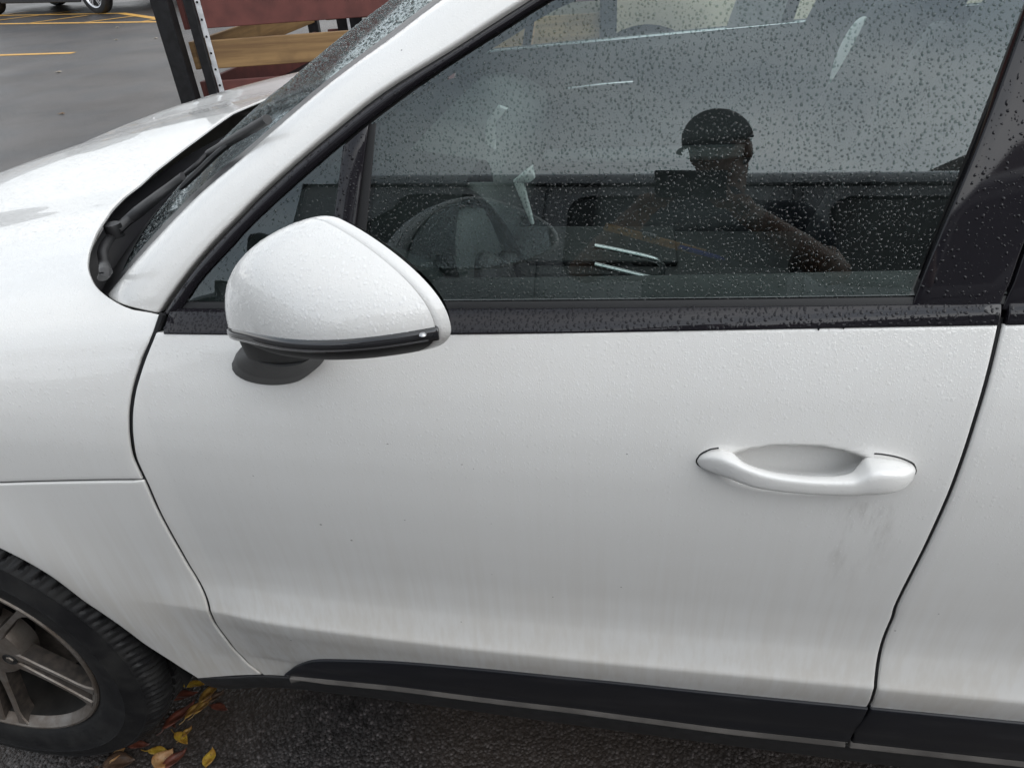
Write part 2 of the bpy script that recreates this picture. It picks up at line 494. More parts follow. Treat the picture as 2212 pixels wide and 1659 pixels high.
def beads(name, P, n, rmin, rmax, mat, parent, out=(0, -1, 0), hgt=.50, seed=1, power=3.0, stretch=1.0):
    """n irregular rain beads standing on a surface grid, joined into one mesh"""
    g = np.random.default_rng(seed)
    P = A(P, float); nu, nv = P.shape[:2]
    Nn = grid_normals(P)
    if (Nn.reshape(-1, 3)@A(out)).mean() < 0: Nn = -Nn
    area = np.linalg.norm(np.cross(P[1:, :-1]-P[:-1, :-1], P[:-1, 1:]-P[:-1, :-1]), axis=2).ravel()
    cell = g.choice(len(area), n, p=area/area.sum())
    ci, cj = cell//(nv-1), cell % (nv-1)
    fu, fv = g.random(n)[:, None], g.random(n)[:, None]
    def bl(Q): return Q[ci, cj]*(1-fu)*(1-fv)+Q[ci+1, cj]*fu*(1-fv)+Q[ci, cj+1]*(1-fu)*fv+Q[ci+1, cj+1]*fu*fv
    c = bl(P); nn = nrm(bl(Nn))
    dn = nrm(A([0, 0, -1.0])-nn*(nn@A([0, 0, -1.0]))[:, None]); sd = np.cross(dn, nn)
    r = rmin+(rmax-rmin)*g.random(n)**power
    # keep beads from overlapping: drop those whose centre lies inside a larger one
    order = np.argsort(-r); keep = []
    cellsz = rmax*2; gridd = {}
    for i in order:
        k = tuple((c[i]//cellsz).astype(int)); ok = True
        for dx in (-1, 0, 1):
            for dy in (-1, 0, 1):
                for dz in (-1, 0, 1):
                    for q in gridd.get((k[0]+dx, k[1]+dy, k[2]+dz), ()):
                        if np.sum((c[q]-c[i])**2) < (r[q]*1.15+r[i]*1.15)**2: ok = False; break
                    if not ok: break
                if not ok: break
            if not ok: break
        if ok: gridd.setdefault(k, []).append(i); keep.append(i)
    K = 9
    V = np.zeros((len(keep), 2*K+1, 3))
    el = g.uniform(.75, 1.0, n); rot = g.random(n)*math.pi
    st = 1+stretch*g.random(n)**4
    for q, i in enumerate(keep):
        a = np.arange(K)*2*math.pi/K
        wob = 1+.16*np.sin(2*a+g.random()*6)+.13*np.sin(3*a+g.random()*6)
        ex, ey = np.cos(a)*wob, np.sin(a)*wob*el[i]
        cr, sr = math.cos(rot[i]), math.sin(rot[i])
        ex, ey = cr*ex-sr*ey, (sr*ex+cr*ey)*st[i]
        ring = r[i]*(ex[:, None]*sd[i]+ey[:, None]*dn[i])
        V[q, :K] = c[i]+ring+nn[i]*.0001
        V[q, K:2*K] = c[i]+ring*.70+nn[i]*r[i]*hgt*.72+dn[i]*r[i]*.06
        V[q, 2*K] = c[i]+nn[i]*r[i]*hgt+dn[i]*r[i]*.10
    base = []
    for k in range(K):
        k2 = (k+1) % K
        base += [(k, k2, K+k2), (k, K+k2, K+k), (K+k, K+k2, 2*K)]
    base = A(base)
    e1 = np.cross(V[0, base[0, 1]]-V[0, base[0, 0]], V[0, base[0, 2]]-V[0, base[0, 0]])
    if e1@nn[keep[0]] < 0: base = base[:, ::-1]
    F = (np.arange(len(keep))[:, None, None]*(2*K+1)+base[None]).reshape(-1, 3)
    me = bpy.data.meshes.new(name)
    VV = V.reshape(-1, 3)
    me.vertices.add(len(VV)); me.vertices.foreach_set('co', VV.ravel())
    me.loops.add(len(F)*3); me.loops.foreach_set('vertex_index', F.ravel().astype(np.int32))
    me.polygons.add(len(F)); me.polygons.foreach_set('loop_start', np.arange(0, len(F)*3, 3, dtype=np.int32))
    me.polygons.foreach_set('use_smooth', np.ones(len(F), bool))
    me.update(calc_edges=True); me.validate()
    me.materials.append(mat)
    o = bpy.data.objects.new(name, me); o['kind'] = 'stuff'
    return link_obj(o, parent)
def mirY(P): P = A(P, float).copy(); P[..., 1] = 1.92-P[..., 1]; return P

# ================================================================== the white car
K = 3638.0/2212.0
car = thing('white_suv', 'white compact SUV beaded with rain filling the view, its front door and mirror close up', 'car', (1.2, .96, 0))

FGp = hits(S, A([(345,684),(333,718),(305,790),(288,850),(282,900),(284,950),(295,1000),(313,1038),(345,1110),(400,1210),(448,1303),(470,1356),(500,1396),(530,1428),(566,1457)])*K)
RGp = hits(S, A([(2164,692),(2142,790),(2107,912),(2057.6,1056),(1999,1186),(1936,1312),(1928.6,1337.6),(1913,1374),(1901,1415),(1892,1488),(1876,1528),(1863,1542.5),(1846,1561),(1838,1595),(1824,1604.5)])*K)
FGs, RGs = spline(FGp[:, 2], FGp[:, 0]), spline(RGp[:, 2], RGp[:, 0])
GAP = .0043
def door_grid(xf, xr, zb, zt, nu, nv, surf=S, off=0.0):
    u = np.linspace(0, 1, nu)[:, None]; v = np.linspace(0, 1, nv)[None, :]
    x = np.full((nu, nv), 1.0)+u*.3
    for _ in range(8):
        z = zb(x)+(zt(x)-zb(x))*v
        x = xf(z)*(1-u)+xr(z)*u
    z = zb(x)+(zt(x)-zb(x))*v
    return np.stack([x, surf(x, z)+off, z], 2)

# bottom of the door skin: just under the pale strip below the side blade
DBp = hits(S, A([(566,1459),(640,1462),(720,1470),(900,1490),(1200,1531),(1500,1569),(1828,1606)])*K)
DB = spline(DBp[:, 0], DBp[:, 2])
sill_top = DB
belt_lo = lambda x: belt_z(x)-.004
HX0, HZ0 = 0, 0
# handle recess centre
HC = hit(S, 1740*K, 985*K)
def door_surf(x, z):
    y = S(x, z)
    z0 = HC[2]-.024
    e = np.sqrt(((x-HC[0]+.004)/.090)**2+(np.abs(z-z0)/np.where(z > z0, .0370, .026))**2)
    return y+.021*(1-sstep(np.where(z > z0, .80, .62), 1.0, e))
P_door = door_grid(lambda z: FGs(z)+GAP/2+.0025, lambda z: RGs(z)-GAP/2-.0025, lambda x: DB(x)+.0025, lambda x: belt_lo(x)-.003, 300, 190, door_surf)
front_door = sheet('front_door', P_door, M_PAINT, car, depth=.014)
# rear door, carried on past the right edge of the picture
RX = lambda z: 2.50+.10*(np.asarray(z)-.75)
P_rdoor = door_grid(lambda z: RGs(z)+GAP/2+.0025, lambda z: RX(z), lambda x: DB(x)+.0025, lambda x: belt_lo(x)-.003, 90, 170)
rear_door = sheet('rear_door', P_rdoor, M_PAINT, car, depth=.014)
P_q = door_grid(lambda z: RX(z)+GAP, lambda z: 3.72+0*np.asarray(z), lambda x: DB(x)*0+.42, lambda x: belt_lo(x)-.003, 60, 60)
# rear wing with its wheel opening
def wing_grid(hx, lip, outer_pts, n, m):
    ang = np.arctan2(outer_pts[:, 1]-.37, outer_pts[:, 0]-hx)
    Lp = np.stack([hx+lip(ang)*np.cos(ang), .37+lip(ang)*np.sin(ang)], 1)
    t = np.linspace(0, 1, m)[None, :, None]
    XZ = Lp[:, None]*(1-t)+outer_pts[:, None]*t
    return np.stack([XZ[..., 0], S(XZ[..., 0], XZ[..., 1]), XZ[..., 1]], 2)

# ---- front wing: between the wheel opening, the bonnet shut line and the door
LIPp = hits(S, A([(0,1183),(50,1208),(100,1237),(200,1310),(300,1381),(385,1437),(428,1464)])*K)
la = np.arctan2(LIPp[:, 2]-.37, LIPp[:, 0]); lr = np.hypot(LIPp[:, 2]-.37, LIPp[:, 0])
_ls = spline(la, lr)
print('LIP', np.degrees(la).round(1), lr.round(3))
def lip(a):
    return np.where(a > la.max(), lr[0]+0*a, _ls(a))
SHp = hits(S, A([(311,1037),(250,1037),(150,1039),(60,1041),(0,1043)])*K)
print('SHUT', SHp.round(3).tolist(), 'FG', FGp.round(3)[[0,4,7,10,14]].tolist())
SHs = spline(np.concatenate([[-.9, -.5, -.1], SHp[::-1, 0]]), np.concatenate([[.60, .74, .815], SHp[::-1, 2]]))
xc = float(FGs(SHp[0, 2])); zc = SHp[0, 2]
def wing_outer():
    pts = []
    a = LIPp[-1]; b = FGp[-1]
    for t in np.linspace(0.02, 1, 24): pts.append((a[0]+(b[0]-.004-a[0])*t, a[2]+(b[2]-a[2])*t))
    for z in np.linspace(b[2], zc-.003, 90)[1:]: pts.append((float(FGs(z))-GAP/2-.0025, z))
    for x in np.linspace(xc-.006, -.80, 90)[1:]: pts.append((x, float(SHs(x))-.0045))
    for z in np.linspace(float(SHs(-.80)), .36, 20)[1:]: pts.append((-.80, z))
    return A(pts)
P_wing = wing_grid(0.0, lip, wing_outer(), 0, 46)
front_wing = sheet('front_wing', P_wing, M_PAINT, car, depth=.02)
# rear wing, outside the frame
ow = [(2.36, .40)]+[(float(RX(z))+GAP, z) for z in np.linspace(.42, 1.10, 30)]+[(x, float(belt_lo(x))-.003) for x in np.linspace(2.56, 3.70, 30)]+[(3.70, z) for z in np.linspace(1.1, .40, 20)]
P_rw = wing_grid(2.807, lambda a: .42+0*a, A(ow), 0, 26)
sheet('rear_wing', P_rw, M_PAINT, car, depth=.02)

# ---- bonnet: one clamshell from shut line to shut line
def hB(x):
    d = .5-np.asarray(x, float)
    return 1.136-.10*d-.09*np.maximum(d, 0)**2-.10*np.maximum(d-.9, 0)**2
_by = spline([0, .18, .30, .45, .62, .80, 1.0], [0, .1, .2, .36, .52, .72, .96])
_off = [(0, -.100), (.010, -.077), (.028, -.054), (.055, -.034), (.095, -.0185), (.15, -.0075), (.22, -.0015), (.30, 0), (.38, -.003), (.46, -.005), (.56, .001), (.68, .010), (.80, .017), (.90, .020)]
_offs = spline([a for a, b in _off], [b for a, b in _off])
_tc = spline([0, .25, .5, .75, 1.0], [0, .03, .13, .40, .90])
def bonnet_pt(x, t):
    """t 0..2 runs from the near shut line over the top to the far one"""
    t = np.asarray(t, float); far = t > 1
    tt = np.where(far, 2-t, t); x = np.asarray(x, float)+0*tt
    h = hB(x); zs = SHs(x)+.003
    zside = zs+(h-.10-zs)*np.clip(tt/.22, 0, 1)
    y0 = S(x, zside)
    q = np.clip((tt-.22)/.78, 0, 1)
    ys = S(x, h-.10)
    o = _tc(q)*(.96-ys)/.90
    y = np.where(tt < .22, y0, ys+o)
    z = np.where(tt < .22, zside, h+_offs(o))
    return np.stack([x, np.where(far, 1.92-y, y), z], -1)
bx = np.linspace(-.9, .80, 170); bt = np.concatenate([np.linspace(0, .22, 40, endpoint=False), np.linspace(.22, .75, 150), np.linspace(.75, 1.7, 150)[1:]])
P0 = bonnet_pt(bx[:, None], bt[None, :])
tree = BVHTree.FromPolygons([tuple(p) for p in P0.reshape(-1, 3)], gf(len(bx), len(bt)))
def bonnet_hit(u, v):
    r = tree.ray_cast(Vector(CAM), Vector(ray(u, v)))
    if r[0] is None: return None
    k = gf_index(r[2]); return r[0], bx[k[0]], bt[k[1]]
def gf_index(f): return divmod(f, len(bt)-1)
edge_px = [(513,1700),(512.7,1250),(528,1215),(544,1183),(560,1148),(574,1118),(555,1113),(535,1109),(505,1104),(476,1097),(445,1086),(417,1074),(400,1064),(384,1053),(362,1036),(343,1017),(323,978),(314.5,939),(318,900),(339,845),(378,774),(457,688),(551,606),(647,532),(741,463),(885.5,383),(1019,325)]
EB = []
for u, v in edge_px:
    r = bonnet_hit(u, v)
    if r is None: print('bonnet miss', u, v); continue
    EB.append((r[2], r[1], r[0][0], r[0][1], r[0][2]))
EB = A(EB); print('BON', EB.round(3).tolist())
EB = EB[np.argsort(EB[:, 0])]
# for the side part the rear edge is the door gap itself
te = [0.0]; xe = [float(FGs(zc))-GAP-.002]
for t, x, X, Y, Z in EB:
    if t > te[-1]+.004 and t < 1.0: te.append(t); xe.append(X-.003)
te.append(1.0); xe.append(xe[-1]-.012)
_td = np.linspace(0, 1, 801); _xd = np.interp(_td, te, xe); _w = np.hanning(41); _w /= _w.sum()
_xs = np.convolve(np.pad(_xd, 20, mode='edge'), _w, 'valid')
_k = sstep(.44, .50, _td); _xd = _xd*(1-_k)+_xs*_k
_q = bonnet_pt(0*_td+.6, _td)
for _i, _t in enumerate(_td):
    if _t < .22:
        x_ = .6
        for _ in range(6): x_ = float(FGs(bonnet_pt(A(x_), A(_t))[2]))-GAP/2-.004
        _xd[_i] = x_
_j = int(.22*800); _xd[_j:_j+40] = np.linspace(_xd[_j-1], _xd[_j+40], 40)
_xr = lambda t: np.interp(np.where(t > 1, 2-t, t), _td, _xd)
bts = np.concatenate([np.linspace(0, .22, 30, endpoint=False), np.linspace(.22, 1, 190)]); bts = np.concatenate([bts, 2-bts[::-1][1:]])
uu = np.linspace(0, 1, 120)[:, None]
X = -.88+(_xr(bts)[None, :]+.88)*uu
P_bon = bonnet_pt(X, bts[None, :]+0*X)
bonnet = sheet('bonnet', P_bon, M_PAINT, car, out=(0, 0, 1), r=.002, depth=.002)
# nose closing panel, out of the frame
nose = ruled(P_bon[0], P_bon[0]*A([1, 1, 0])+A([-.06, 0, .33]), 8)
sheet('front_bumper', nose, M_PAINT, car, out=(-1, 0, 0), r=.003)

# dark strips added in the panel gaps, painting in their shade
for line in (FGp, RGp):
    q = smooth_line(line, 60); tube('door_gap_shade', np.stack([q[:, 0], S(q[:, 0], q[:, 2])+.0065, q[:, 2]], 1), .0040, M_SEAL, car, 6)
q = np.linspace(-.8, xc, 50); tube('bonnet_gap_shade', np.stack([q, S(q, SHs(q))+.0065, SHs(q)-.0005], 1), .0042, M_SEAL, car, 6)

# ---- glasshouse outlines on the side surface
PO = hits(G, [(574,1113),(590,1087),(609.6,1056),(640,1013),(672,970),(750.6,876),(848.6,774),(900,719),(1026.5,600),(1175,474),(1360,327),(1611,171),(1877,0)])
PI = A([hit(G, u, v, o) for (u, v), o in zip([(384,1046),(496,911),(692,708),(828,598),(900,535),(1102,362),(1250,246),(1360,166),(1578,0)], np.linspace(.035, .075, 9))])
TI = hits(G, [(650,1111),(668,1080),(731,990),(829,888),(900,810),(1060,664),(1222,525),(1316,449),(1430,364),(1515,303),(1672,198),(1840,93),(2003,-2)])
print('PO', PO.round(3).tolist()); print('PI', PI.round(3).tolist()); print('TI', TI.round(3).tolist())
def ext(P, pts): return np.vstack([P, A([(x, float(G(x, z))+dy, z+dz) for x, z, dy, dz in pts])])
ro = [(1.30, 1.505), (1.60, 1.552), (2.0, 1.575), (2.5, 1.56), (3.0, 1.50), (3.4, 1.38)]
PO = ext(PO, [(x, z, 0, 0) for x, z in ro])
PI = ext(PI, [(x-.06, z+.030, .085, 0) for x, z in ro])
TI = ext(TI, [(x, z-.045, 0, 0) for x, z in ro[:-1]]+[(3.3, 1.38, 0, 0)])
PO, PI, TI = smooth_line(PO, 120), smooth_line(PI, 120), smooth_line(TI, 120)
# keep outline points on the surface
for Q in (PO, TI): Q[:, 1] = G(Q[:, 0], Q[:, 2])

# A pillar running up into the roof rail
tt = np.linspace(.06, 1, 14)[None, :, None]
P_pil = PO[:, None]*(1-tt)+PI[:, None]*tt
nb = nrm(np.cross(nrm(np.gradient(PO, axis=0)), nrm(PI-PO))); nb = np.where((nb@A([0, -1, .6]))[:, None] < 0, -nb, nb)
P_pil = P_pil+nb[:, None]*(.016*4*tt*(1-tt))
P_pil[0] += (P_pil[1]-P_pil[0])*.05
a_pillar = sheet('a_pillar', P_pil, M_PAINT, car, out=(-.3, -1, .6), r=.004, depth=.02)
sheet('a_pillar', mirY(P_pil), M_PAINT, car, out=(-.3, 1, .6), r=.004, depth=.02)

# black surround: backing, gloss bar, divider, belt trim
z_bt = lambda x: belt_z(x)+.0135
POi = PO+A([0, .007, 0])
backing = ruled(POi+nrm(TI-PO)*.003, TI+A([0, .007, 0]), 4)
sheet('window_frame', backing, M_SEAL, car, r=.002, depth=.012)
sheet('window_frame', mirY(backing), M_SEAL, car, out=(0, 1, 0), r=.002, depth=.012)
wdt = np.linalg.norm(TI-PO, axis=1)
k0, k1 = .0038/np.maximum(wdt, .02), .0062/np.maximum(wdt, .02)
barL = PO*(1-k0[:, None])+TI*k0[:, None]; barU = PO*k1[:, None]+TI*(1-k1[:, None])
P_bar = ruled(barL, barU, 7, .004, (0, -1, .3))
frame_trim = sheet('frame_trim', P_bar, M_TRIM, car, r=.003, depth=.008)
DVl, DVr = hits(G, [(1222,521),(1190,769),(1176,880),(1157,1030),(1147,1108)]), hits(G, [(1305,452),(1260,796),(1240,950),(1228,1040),(1219,1106)])
DGl = hits(G, [(1316,445),(1283,816),(1262,980),(1247,1106)])
BPl = hits(G, [(3670,-30),(3638,54),(3498,435),(3268,992),(3237,1074)])
BPr = hits(G, [(3850,330),(3700,720),(3638,880),(3600,992),(3560,1080)])
def to_line(P, n, top=None):
    Q = smooth_line(P, n); Q[:, 1] = G(Q[:, 0], Q[:, 2]); return Q
def side_pt(x, z, off=0.0): return A([x, float(G(x, z))+off, z])
# where the window's top edge lies above a given x
_to = np.argsort(TI[:, 0]); zTI = lambda x: np.interp(x, TI[_to, 0], TI[_to, 2])
dl, dr = to_line(DVl, 12), to_line(DVr, 12)
P_div = ruled(dl[::-1], dr[::-1], 6, .002); P_div[..., 1] -= .001
sl_ = to_line(DGl, 12)
P_sl = ruled(dr[::-1]+A([-.002, .004, 0]), sl_[::-1]+A([.004, .004, 0]), 4); P_sl[..., 1] = G(P_sl[..., 0], P_sl[..., 2])+.004
sheet('glass_channel', P_sl, M_SEAL, car, r=.001, depth=.012)
divider = sheet('window_divider', P_div, M_TRIM, car, r=.002, depth=.008)
# B pillar: carry its glass edge on up to the roof rail
bl0, bl1 = BPl[0], BPl[-1]
def line_x(P, z): 
    o = np.argsort(P[:, 2]); return spline(P[o, 2], P[o, 0])(z)
zb_ = float(z_bt(bl1[0]))
x_top = 1.60
for _ in range(20): x_top = float(line_x(BPl, zTI(x_top)))
ztop_b = float(zTI(x_top))
def bp_line(P, off):
    zz = np.linspace(float(z_bt(P[-1, 0]))-.004, ztop_b+.004, 16)
    return A([side_pt(float(line_x(P, z)), z, off) for z in zz])
BL, BR = bp_line(BPl, 0), bp_line(BPr, 0)
print('BP', BL[[0, -1]].round(3).tolist(), BR[[0, -1]].round(3).tolist())
P_bp = ruled(BL+A([.004, 0, 0]), BR-A([.003, 0, 0]), 6, .001)
pillar_trim = sheet('pillar_trim', P_bp, M_TRIM, car, r=.002, depth=.01)
P_bp2 = ruled(BR+A([.004, 0, 0]), BR+A([.10, 0, 0]), 6, .001); P_bp2[..., 1] = G(P_bp2[..., 0], P_bp2[..., 2])
sheet('pillar_trim', P_bp2, M_TRIM, car, r=.002, depth=.01)

# belt trim of the two doors
def belt_strip(x0, x1, n=60):
    xs = np.linspace(x0, x1, n)
    L = np.stack([xs, S(xs, belt_lo(xs))-.002, belt_lo(xs)+.001], 1)
    U = np.stack([xs, G(xs, z_bt(xs))-.001, z_bt(xs)], 1)
    return ruled(L, U, 7, .0015, (0, -.6, .8))
x_bf = float(FGp[0, 0])+.006
P_belt = belt_strip(x_bf, RGp[0, 0]-.004)
belt_trim = sheet('belt_trim', P_belt, M_TRIM, front_door, r=.002, depth=.012)
P_belt2 = belt_strip(RGp[0, 0]+.006, 2.62, 40)
belt_trim2 = sheet('belt_trim', P_belt2, M_TRIM, rear_door, r=.002, depth=.012)
xs_ = np.linspace(x_bf, 2.6, 60)
sheet('belt_seal', ruled(np.stack([xs_, G(xs_, z_bt(xs_))+.001, z_bt(xs_)], 1), np.stack([xs_, G(xs_, z_bt(xs_)+.006)+.003, z_bt(xs_)+.006], 1), 3), M_SEAL, front_door, r=.001, depth=.01)

# glass panes
def pane(lower, upper, nv, off):
    P = ruled(lower, upper, nv); P[..., 1] = G(P[..., 0], P[..., 2])+off; return P
gl = to_line(DGl, 10)
g_bot0, g_top0 = gl[-1], gl[0]
nx = 70
xb = np.linspace(g_bot0[0], BL[0, 0]-.002, nx)
low = np.stack([xb, 0*xb, z_bt(xb)-.002], 1)
xt = np.linspace(g_top0[0], x_top-.002, nx)
upp = np.stack([xt, 0*xt, zTI(xt)+.002], 1)
P_gl = pane(low, upp, 60, .005)
door_window = sheet('door_window', P_gl, M_GLASS, car, edges='')
dlb = dl[::-1]
xq = np.linspace(TI[0, 0]+.004, dlb[0, 0], 20)
ql = np.stack([xq, 0*xq, z_bt(xq)-.002], 1)
xq2 = np.linspace(TI[0, 0]+.004, dlb[-1, 0], 20)
qu = np.stack([xq2, 0*xq2, np.maximum(zTI(xq2)+.003, z_bt(xq2))], 1)
P_qg = pane(ql, qu, 20, .004)
quarter_window = sheet('quarter_window', P_qg, M_GLASS, car, edges='')
sheet('quarter_window', mirY(P_qg), M_GLASS_IN, car, edges='', out=(0, 1, 0))
xr_ = np.linspace(BR[0, 0]+.10, 2.60, 30); xr2 = np.linspace(BR[-1, 0]+.10, 2.45, 30)
P_rg = pane(np.stack([xr_, 0*xr_, z_bt(xr_)-.002], 1), np.stack([xr2, 0*xr2, zTI(xr2)+.003], 1), 24, .005)
sheet('rear_window', P_rg, M_GLASS, car, edges='')
# black rear quarter filling behind the rear door glass (outside the frame)
xr3 = np.linspace(2.60, 3.66, 14); xr4 = np.linspace(2.45, 3.30, 14)
sheet('rear_quarter', pane(np.stack([xr3, 0*xr3, z_bt(xr3)-.03], 1), np.stack([xr4, 0*xr4, zTI(xr4)+.003], 1), 8, .004), M_PAINT, car)

# rain beads on glass and gloss trim
beads('raindrops', P_gl, 31000, .0004, .0018, M_WATER, door_window, seed=3, power=2.2, stretch=.6)
beads('raindrops', P_qg, 900, .0005, .0018, M_WATER, quarter_window, seed=4)
beads('raindrops', P_bar, 2600, .0005, .0016, M_DROP_DARK, frame_trim, seed=5, power=2)
beads('raindrops', P_belt, 3600, .0005, .0022, M_DROP_DARK, belt_trim, seed=6, power=1.6, hgt=.22)
beads('raindrops', P_belt2, 1200, .0005, .0022, M_DROP_DARK, belt_trim2, seed=7, power=1.8, hgt=.22)
beads('raindrops', P_bp, 800, .0005, .0018, M_DROP_DARK, pillar_trim, seed=8)
beads('raindrops', P_div, 300, .0005, .0018, M_DROP_DARK, divider, seed=9)

# beads standing on the white paint
M_BEAD = simple('water_on_white_paint', (.775, .77, .76), .06, spec=.8)
_sel = lambda P, f: P[:, f]
_zr = P_door[150, :, 2]
beads('raindrops', P_door[::3, _zr > .93], 6500, .0004, .0014, M_BEAD, front_door, seed=21, power=2.6, hgt=.15)
beads('raindrops', P_door[::3, (_zr > .78) & (_zr < .935)], 1300, .0005, .0013, M_BEAD, front_door, seed=22, power=2.6, hgt=.15)
beads('raindrops', P_rdoor[:40, P_rdoor[20, :, 2] > .80], 3000, .0004, .0013, M_BEAD, rear_door, seed=23, power=2.6, hgt=.15)
beads('raindrops', P_pil[:70], 2600, .0004, .0013, M_BEAD, a_pillar, out=(-.3, -1, .6), seed=24, power=2.6, hgt=.15)
beads('raindrops', P_bon[60:, 8:130], 11000, .0004, .0015, M_BEAD, bonnet, out=(0, -.3, 1), seed=25, power=2.4, hgt=.15)
# ---- side blades, pale strip and sill
BTp = hits(S, A([(617,1451),(640,1437),(680,1425),(720,1424),(900,1432),(1100,1450),(1300,1470),(1600,1501),(1877,1528)])*K)
BBp = hits(S, A([(617,1453),(720,1463),(900,1482),(1200,1519),(1400,1545),(1600,1571),(1838,1597)])*K)
bt_s, bb_s = spline(BTp[:, 0], BTp[:, 2]), spline(BBp[:, 0], BBp[:, 2])
def blade(x0, x1f, n):
    L, U = [], []
    for t in np.linspace(0, 1, n)**1.3:
        xa = x0+(x1f(float(bb_s(1.5)))-x0)*t; xb2 = x0+(x1f(float(bt_s(1.5)))-x0)*t
        L.append((xa, bb_s(xa))); U.append((xb2, max(bt_s(xb2), bb_s(xb2)+.0012)))
    L, U = A(L, float), A(U, float)
    v = np.linspace(0, 1, 14)[None, :, None]
    XZ = L[:, None]*(1-v)+U[:, None]*v
    y = S(XZ[..., 0], XZ[..., 1])
    y = y-.0045-.003*np.sin(np.pi*v[..., 0])*np.sqrt(np.clip(v[..., 0], 0, 1))
    return np.stack([XZ[..., 0], y, XZ[..., 1]], 2)
# the pale lower edge of the doors, showing under the blades
def ledge(xa, xb):
    xs = np.linspace(xa, xb, 70)
    U = np.stack([xs, S(xs, bb_s(xs))-.004, bb_s(xs)-.0008], 1)
    zl_ = bb_s(xs)-.0095*np.clip((xs-BTp[0, 0]-.005)/.07, .12, 1)
    L = np.stack([xs, S(xs, zl_)-.008, zl_], 1)
    return ruled(L, U, 4)
sheet('door_ledge', ledge(BTp[0, 0]+.012, float(RGs(.445))-.004), M_LEDGE, front_door, r=.002, depth=.01)
sheet('door_ledge', ledge(float(RGs(.445))+.006, 2.45), M_LEDGE, rear_door, r=.002, depth=.01)
P_bl = blade(BTp[0, 0], lambda z: float(RGs(z))-.004, 110)
sheet('side_blade', P_bl, M_BLADE, front_door, r=.002, depth=.008, edges='rbt')
def blade2():
    xs = np.linspace(0, 1, 40); P = []
    v = np.linspace(0, 1, 12)
    for t in xs:
        row = []
        for q in v:
            z = 0; x = 1.6
            for _ in range(6):
                z = bb_s(x)*(1-q)+bt_s(x)*q; xa = float(RGs(z))+.004; x = xa+(2.52-xa)*t
            row.append((x, float(S(x, z))-.0045-.004*math.sin(math.pi*q), z))
        P.append(row)
    return A(P, float)
sheet('side_blade', blade2(), M_BLADE, rear_door, r=.003, depth=.008)
SLt = A([(430,1467),(500,1466),(566,1463),(640,1468),(720,1476),(900,1498),(1200,1538),(1500,1577),(1824,1612),(2212,1652)])*K
SLb = A([(470,1486),(520,1487),(566,1484),(640,1488),(720,1497),(900,1519),(1200,1560),(1500,1600),(1824,1641),(2212,1692)])*K
St = A([hit(S, u, v, .0) for u, v in SLt]); Sb = A([hit(S, u, v, .012) for u, v in SLb])
def ext_end(P, x): d = (P[-1]-P[-2])/(P[-1, 0]-P[-2, 0]); d[1] = 0; return np.vstack([P, P[-1]+d*(x-P[-1, 0])])
St, Sb = ext_end(St, 2.4), ext_end(Sb, 2.4)
St, Sb = smooth_line(St, 80), smooth_line(Sb, 80)
sheet('sill', ruled(St, Sb, 8, .003, (0, -1, -.2)), M_MATT, car, r=.003, depth=.03)
xs_ = np.linspace(.45, 2.38, 12)
box('underbody', (1.35, .96, .335), (3.9, 1.62, .10), M_SEAL, car, .01)

# ---- windscreen, cowl, wipers
_zi = PI[:, 2]; zi_s = np.argsort(_zi[:70])
xi = lambda z: np.interp(z, _zi[:70][zi_s], PI[:70, 0][zi_s]) if np.isscalar(z) else np.interp(z, _zi[:70][zi_s], PI[:70, 0][zi_s])
yi = lambda z: np.interp(z, _zi[:70][zi_s], PI[:70, 1][zi_s])
zmin_i = float(_zi[:70].min())
slope0 = (xi(zmin_i+.1)-xi(zmin_i))/.1
def wind(z, w):
    """w -1..1 across the car"""
    zz = np.maximum(z, zmin_i)
    x0 = xi(zz)+(z-zz)*slope0; y0 = yi(zz)+.006
    c = .185-.045*np.clip((z-1.08)/.4, 0, 1)
    y = .96+w*(.96-y0)
    return np.stack([x0-c*(1-np.abs(w)**2.2)+.006, y, z+0*w], -1)
zz = np.linspace(1.03, 1.50, 40)[:, None]; ww = np.linspace(-1, 1, 61)[None, :]
P_ws = wind(zz+0*ww, ww+0*zz)
windscreen = sheet('windscreen', P_ws, M_WIND, car, out=(-1, 0, 1), edges='')
beads('raindrops', P_ws[:, :22], 9000, .0006, .0024, M_WATER, windscreen, out=(-1, 0, 1), seed=12, power=2.0)
ws_in = wind(zz+0*ww, ww+0*zz)
M_FRIT = simple('windscreen_black_border', (.03, .03, .032), .35, nscale=90, namp=.6, bump=.5, bscale=400)
for sgn in (-1, 1):
    wv = sgn*np.linspace(1.0, .955, 4)[None, :]
    q = wind(zz+0*wv, wv+0*zz)+A([-.002, 0, .003])
    sheet('windscreen_seal', q, M_FRIT, car, out=(-1, 0, 1), r=.001, depth=.004)
wb = np.linspace(-.95, .95, 61)[None, :]; zb2 = np.linspace(1.02, 1.115, 7)[:, None]
zlim = 1.03+(.065+.02*(1-np.abs(wb)))*np.linspace(0, 1, 7)[:, None]
P_fr = wind(zlim+0*wb, wb+0*zlim)+A([-.001, 0, .0015])
frit = sheet('windscreen_border', P_fr, M_FRIT, car, out=(-1, 0, 1), edges='')
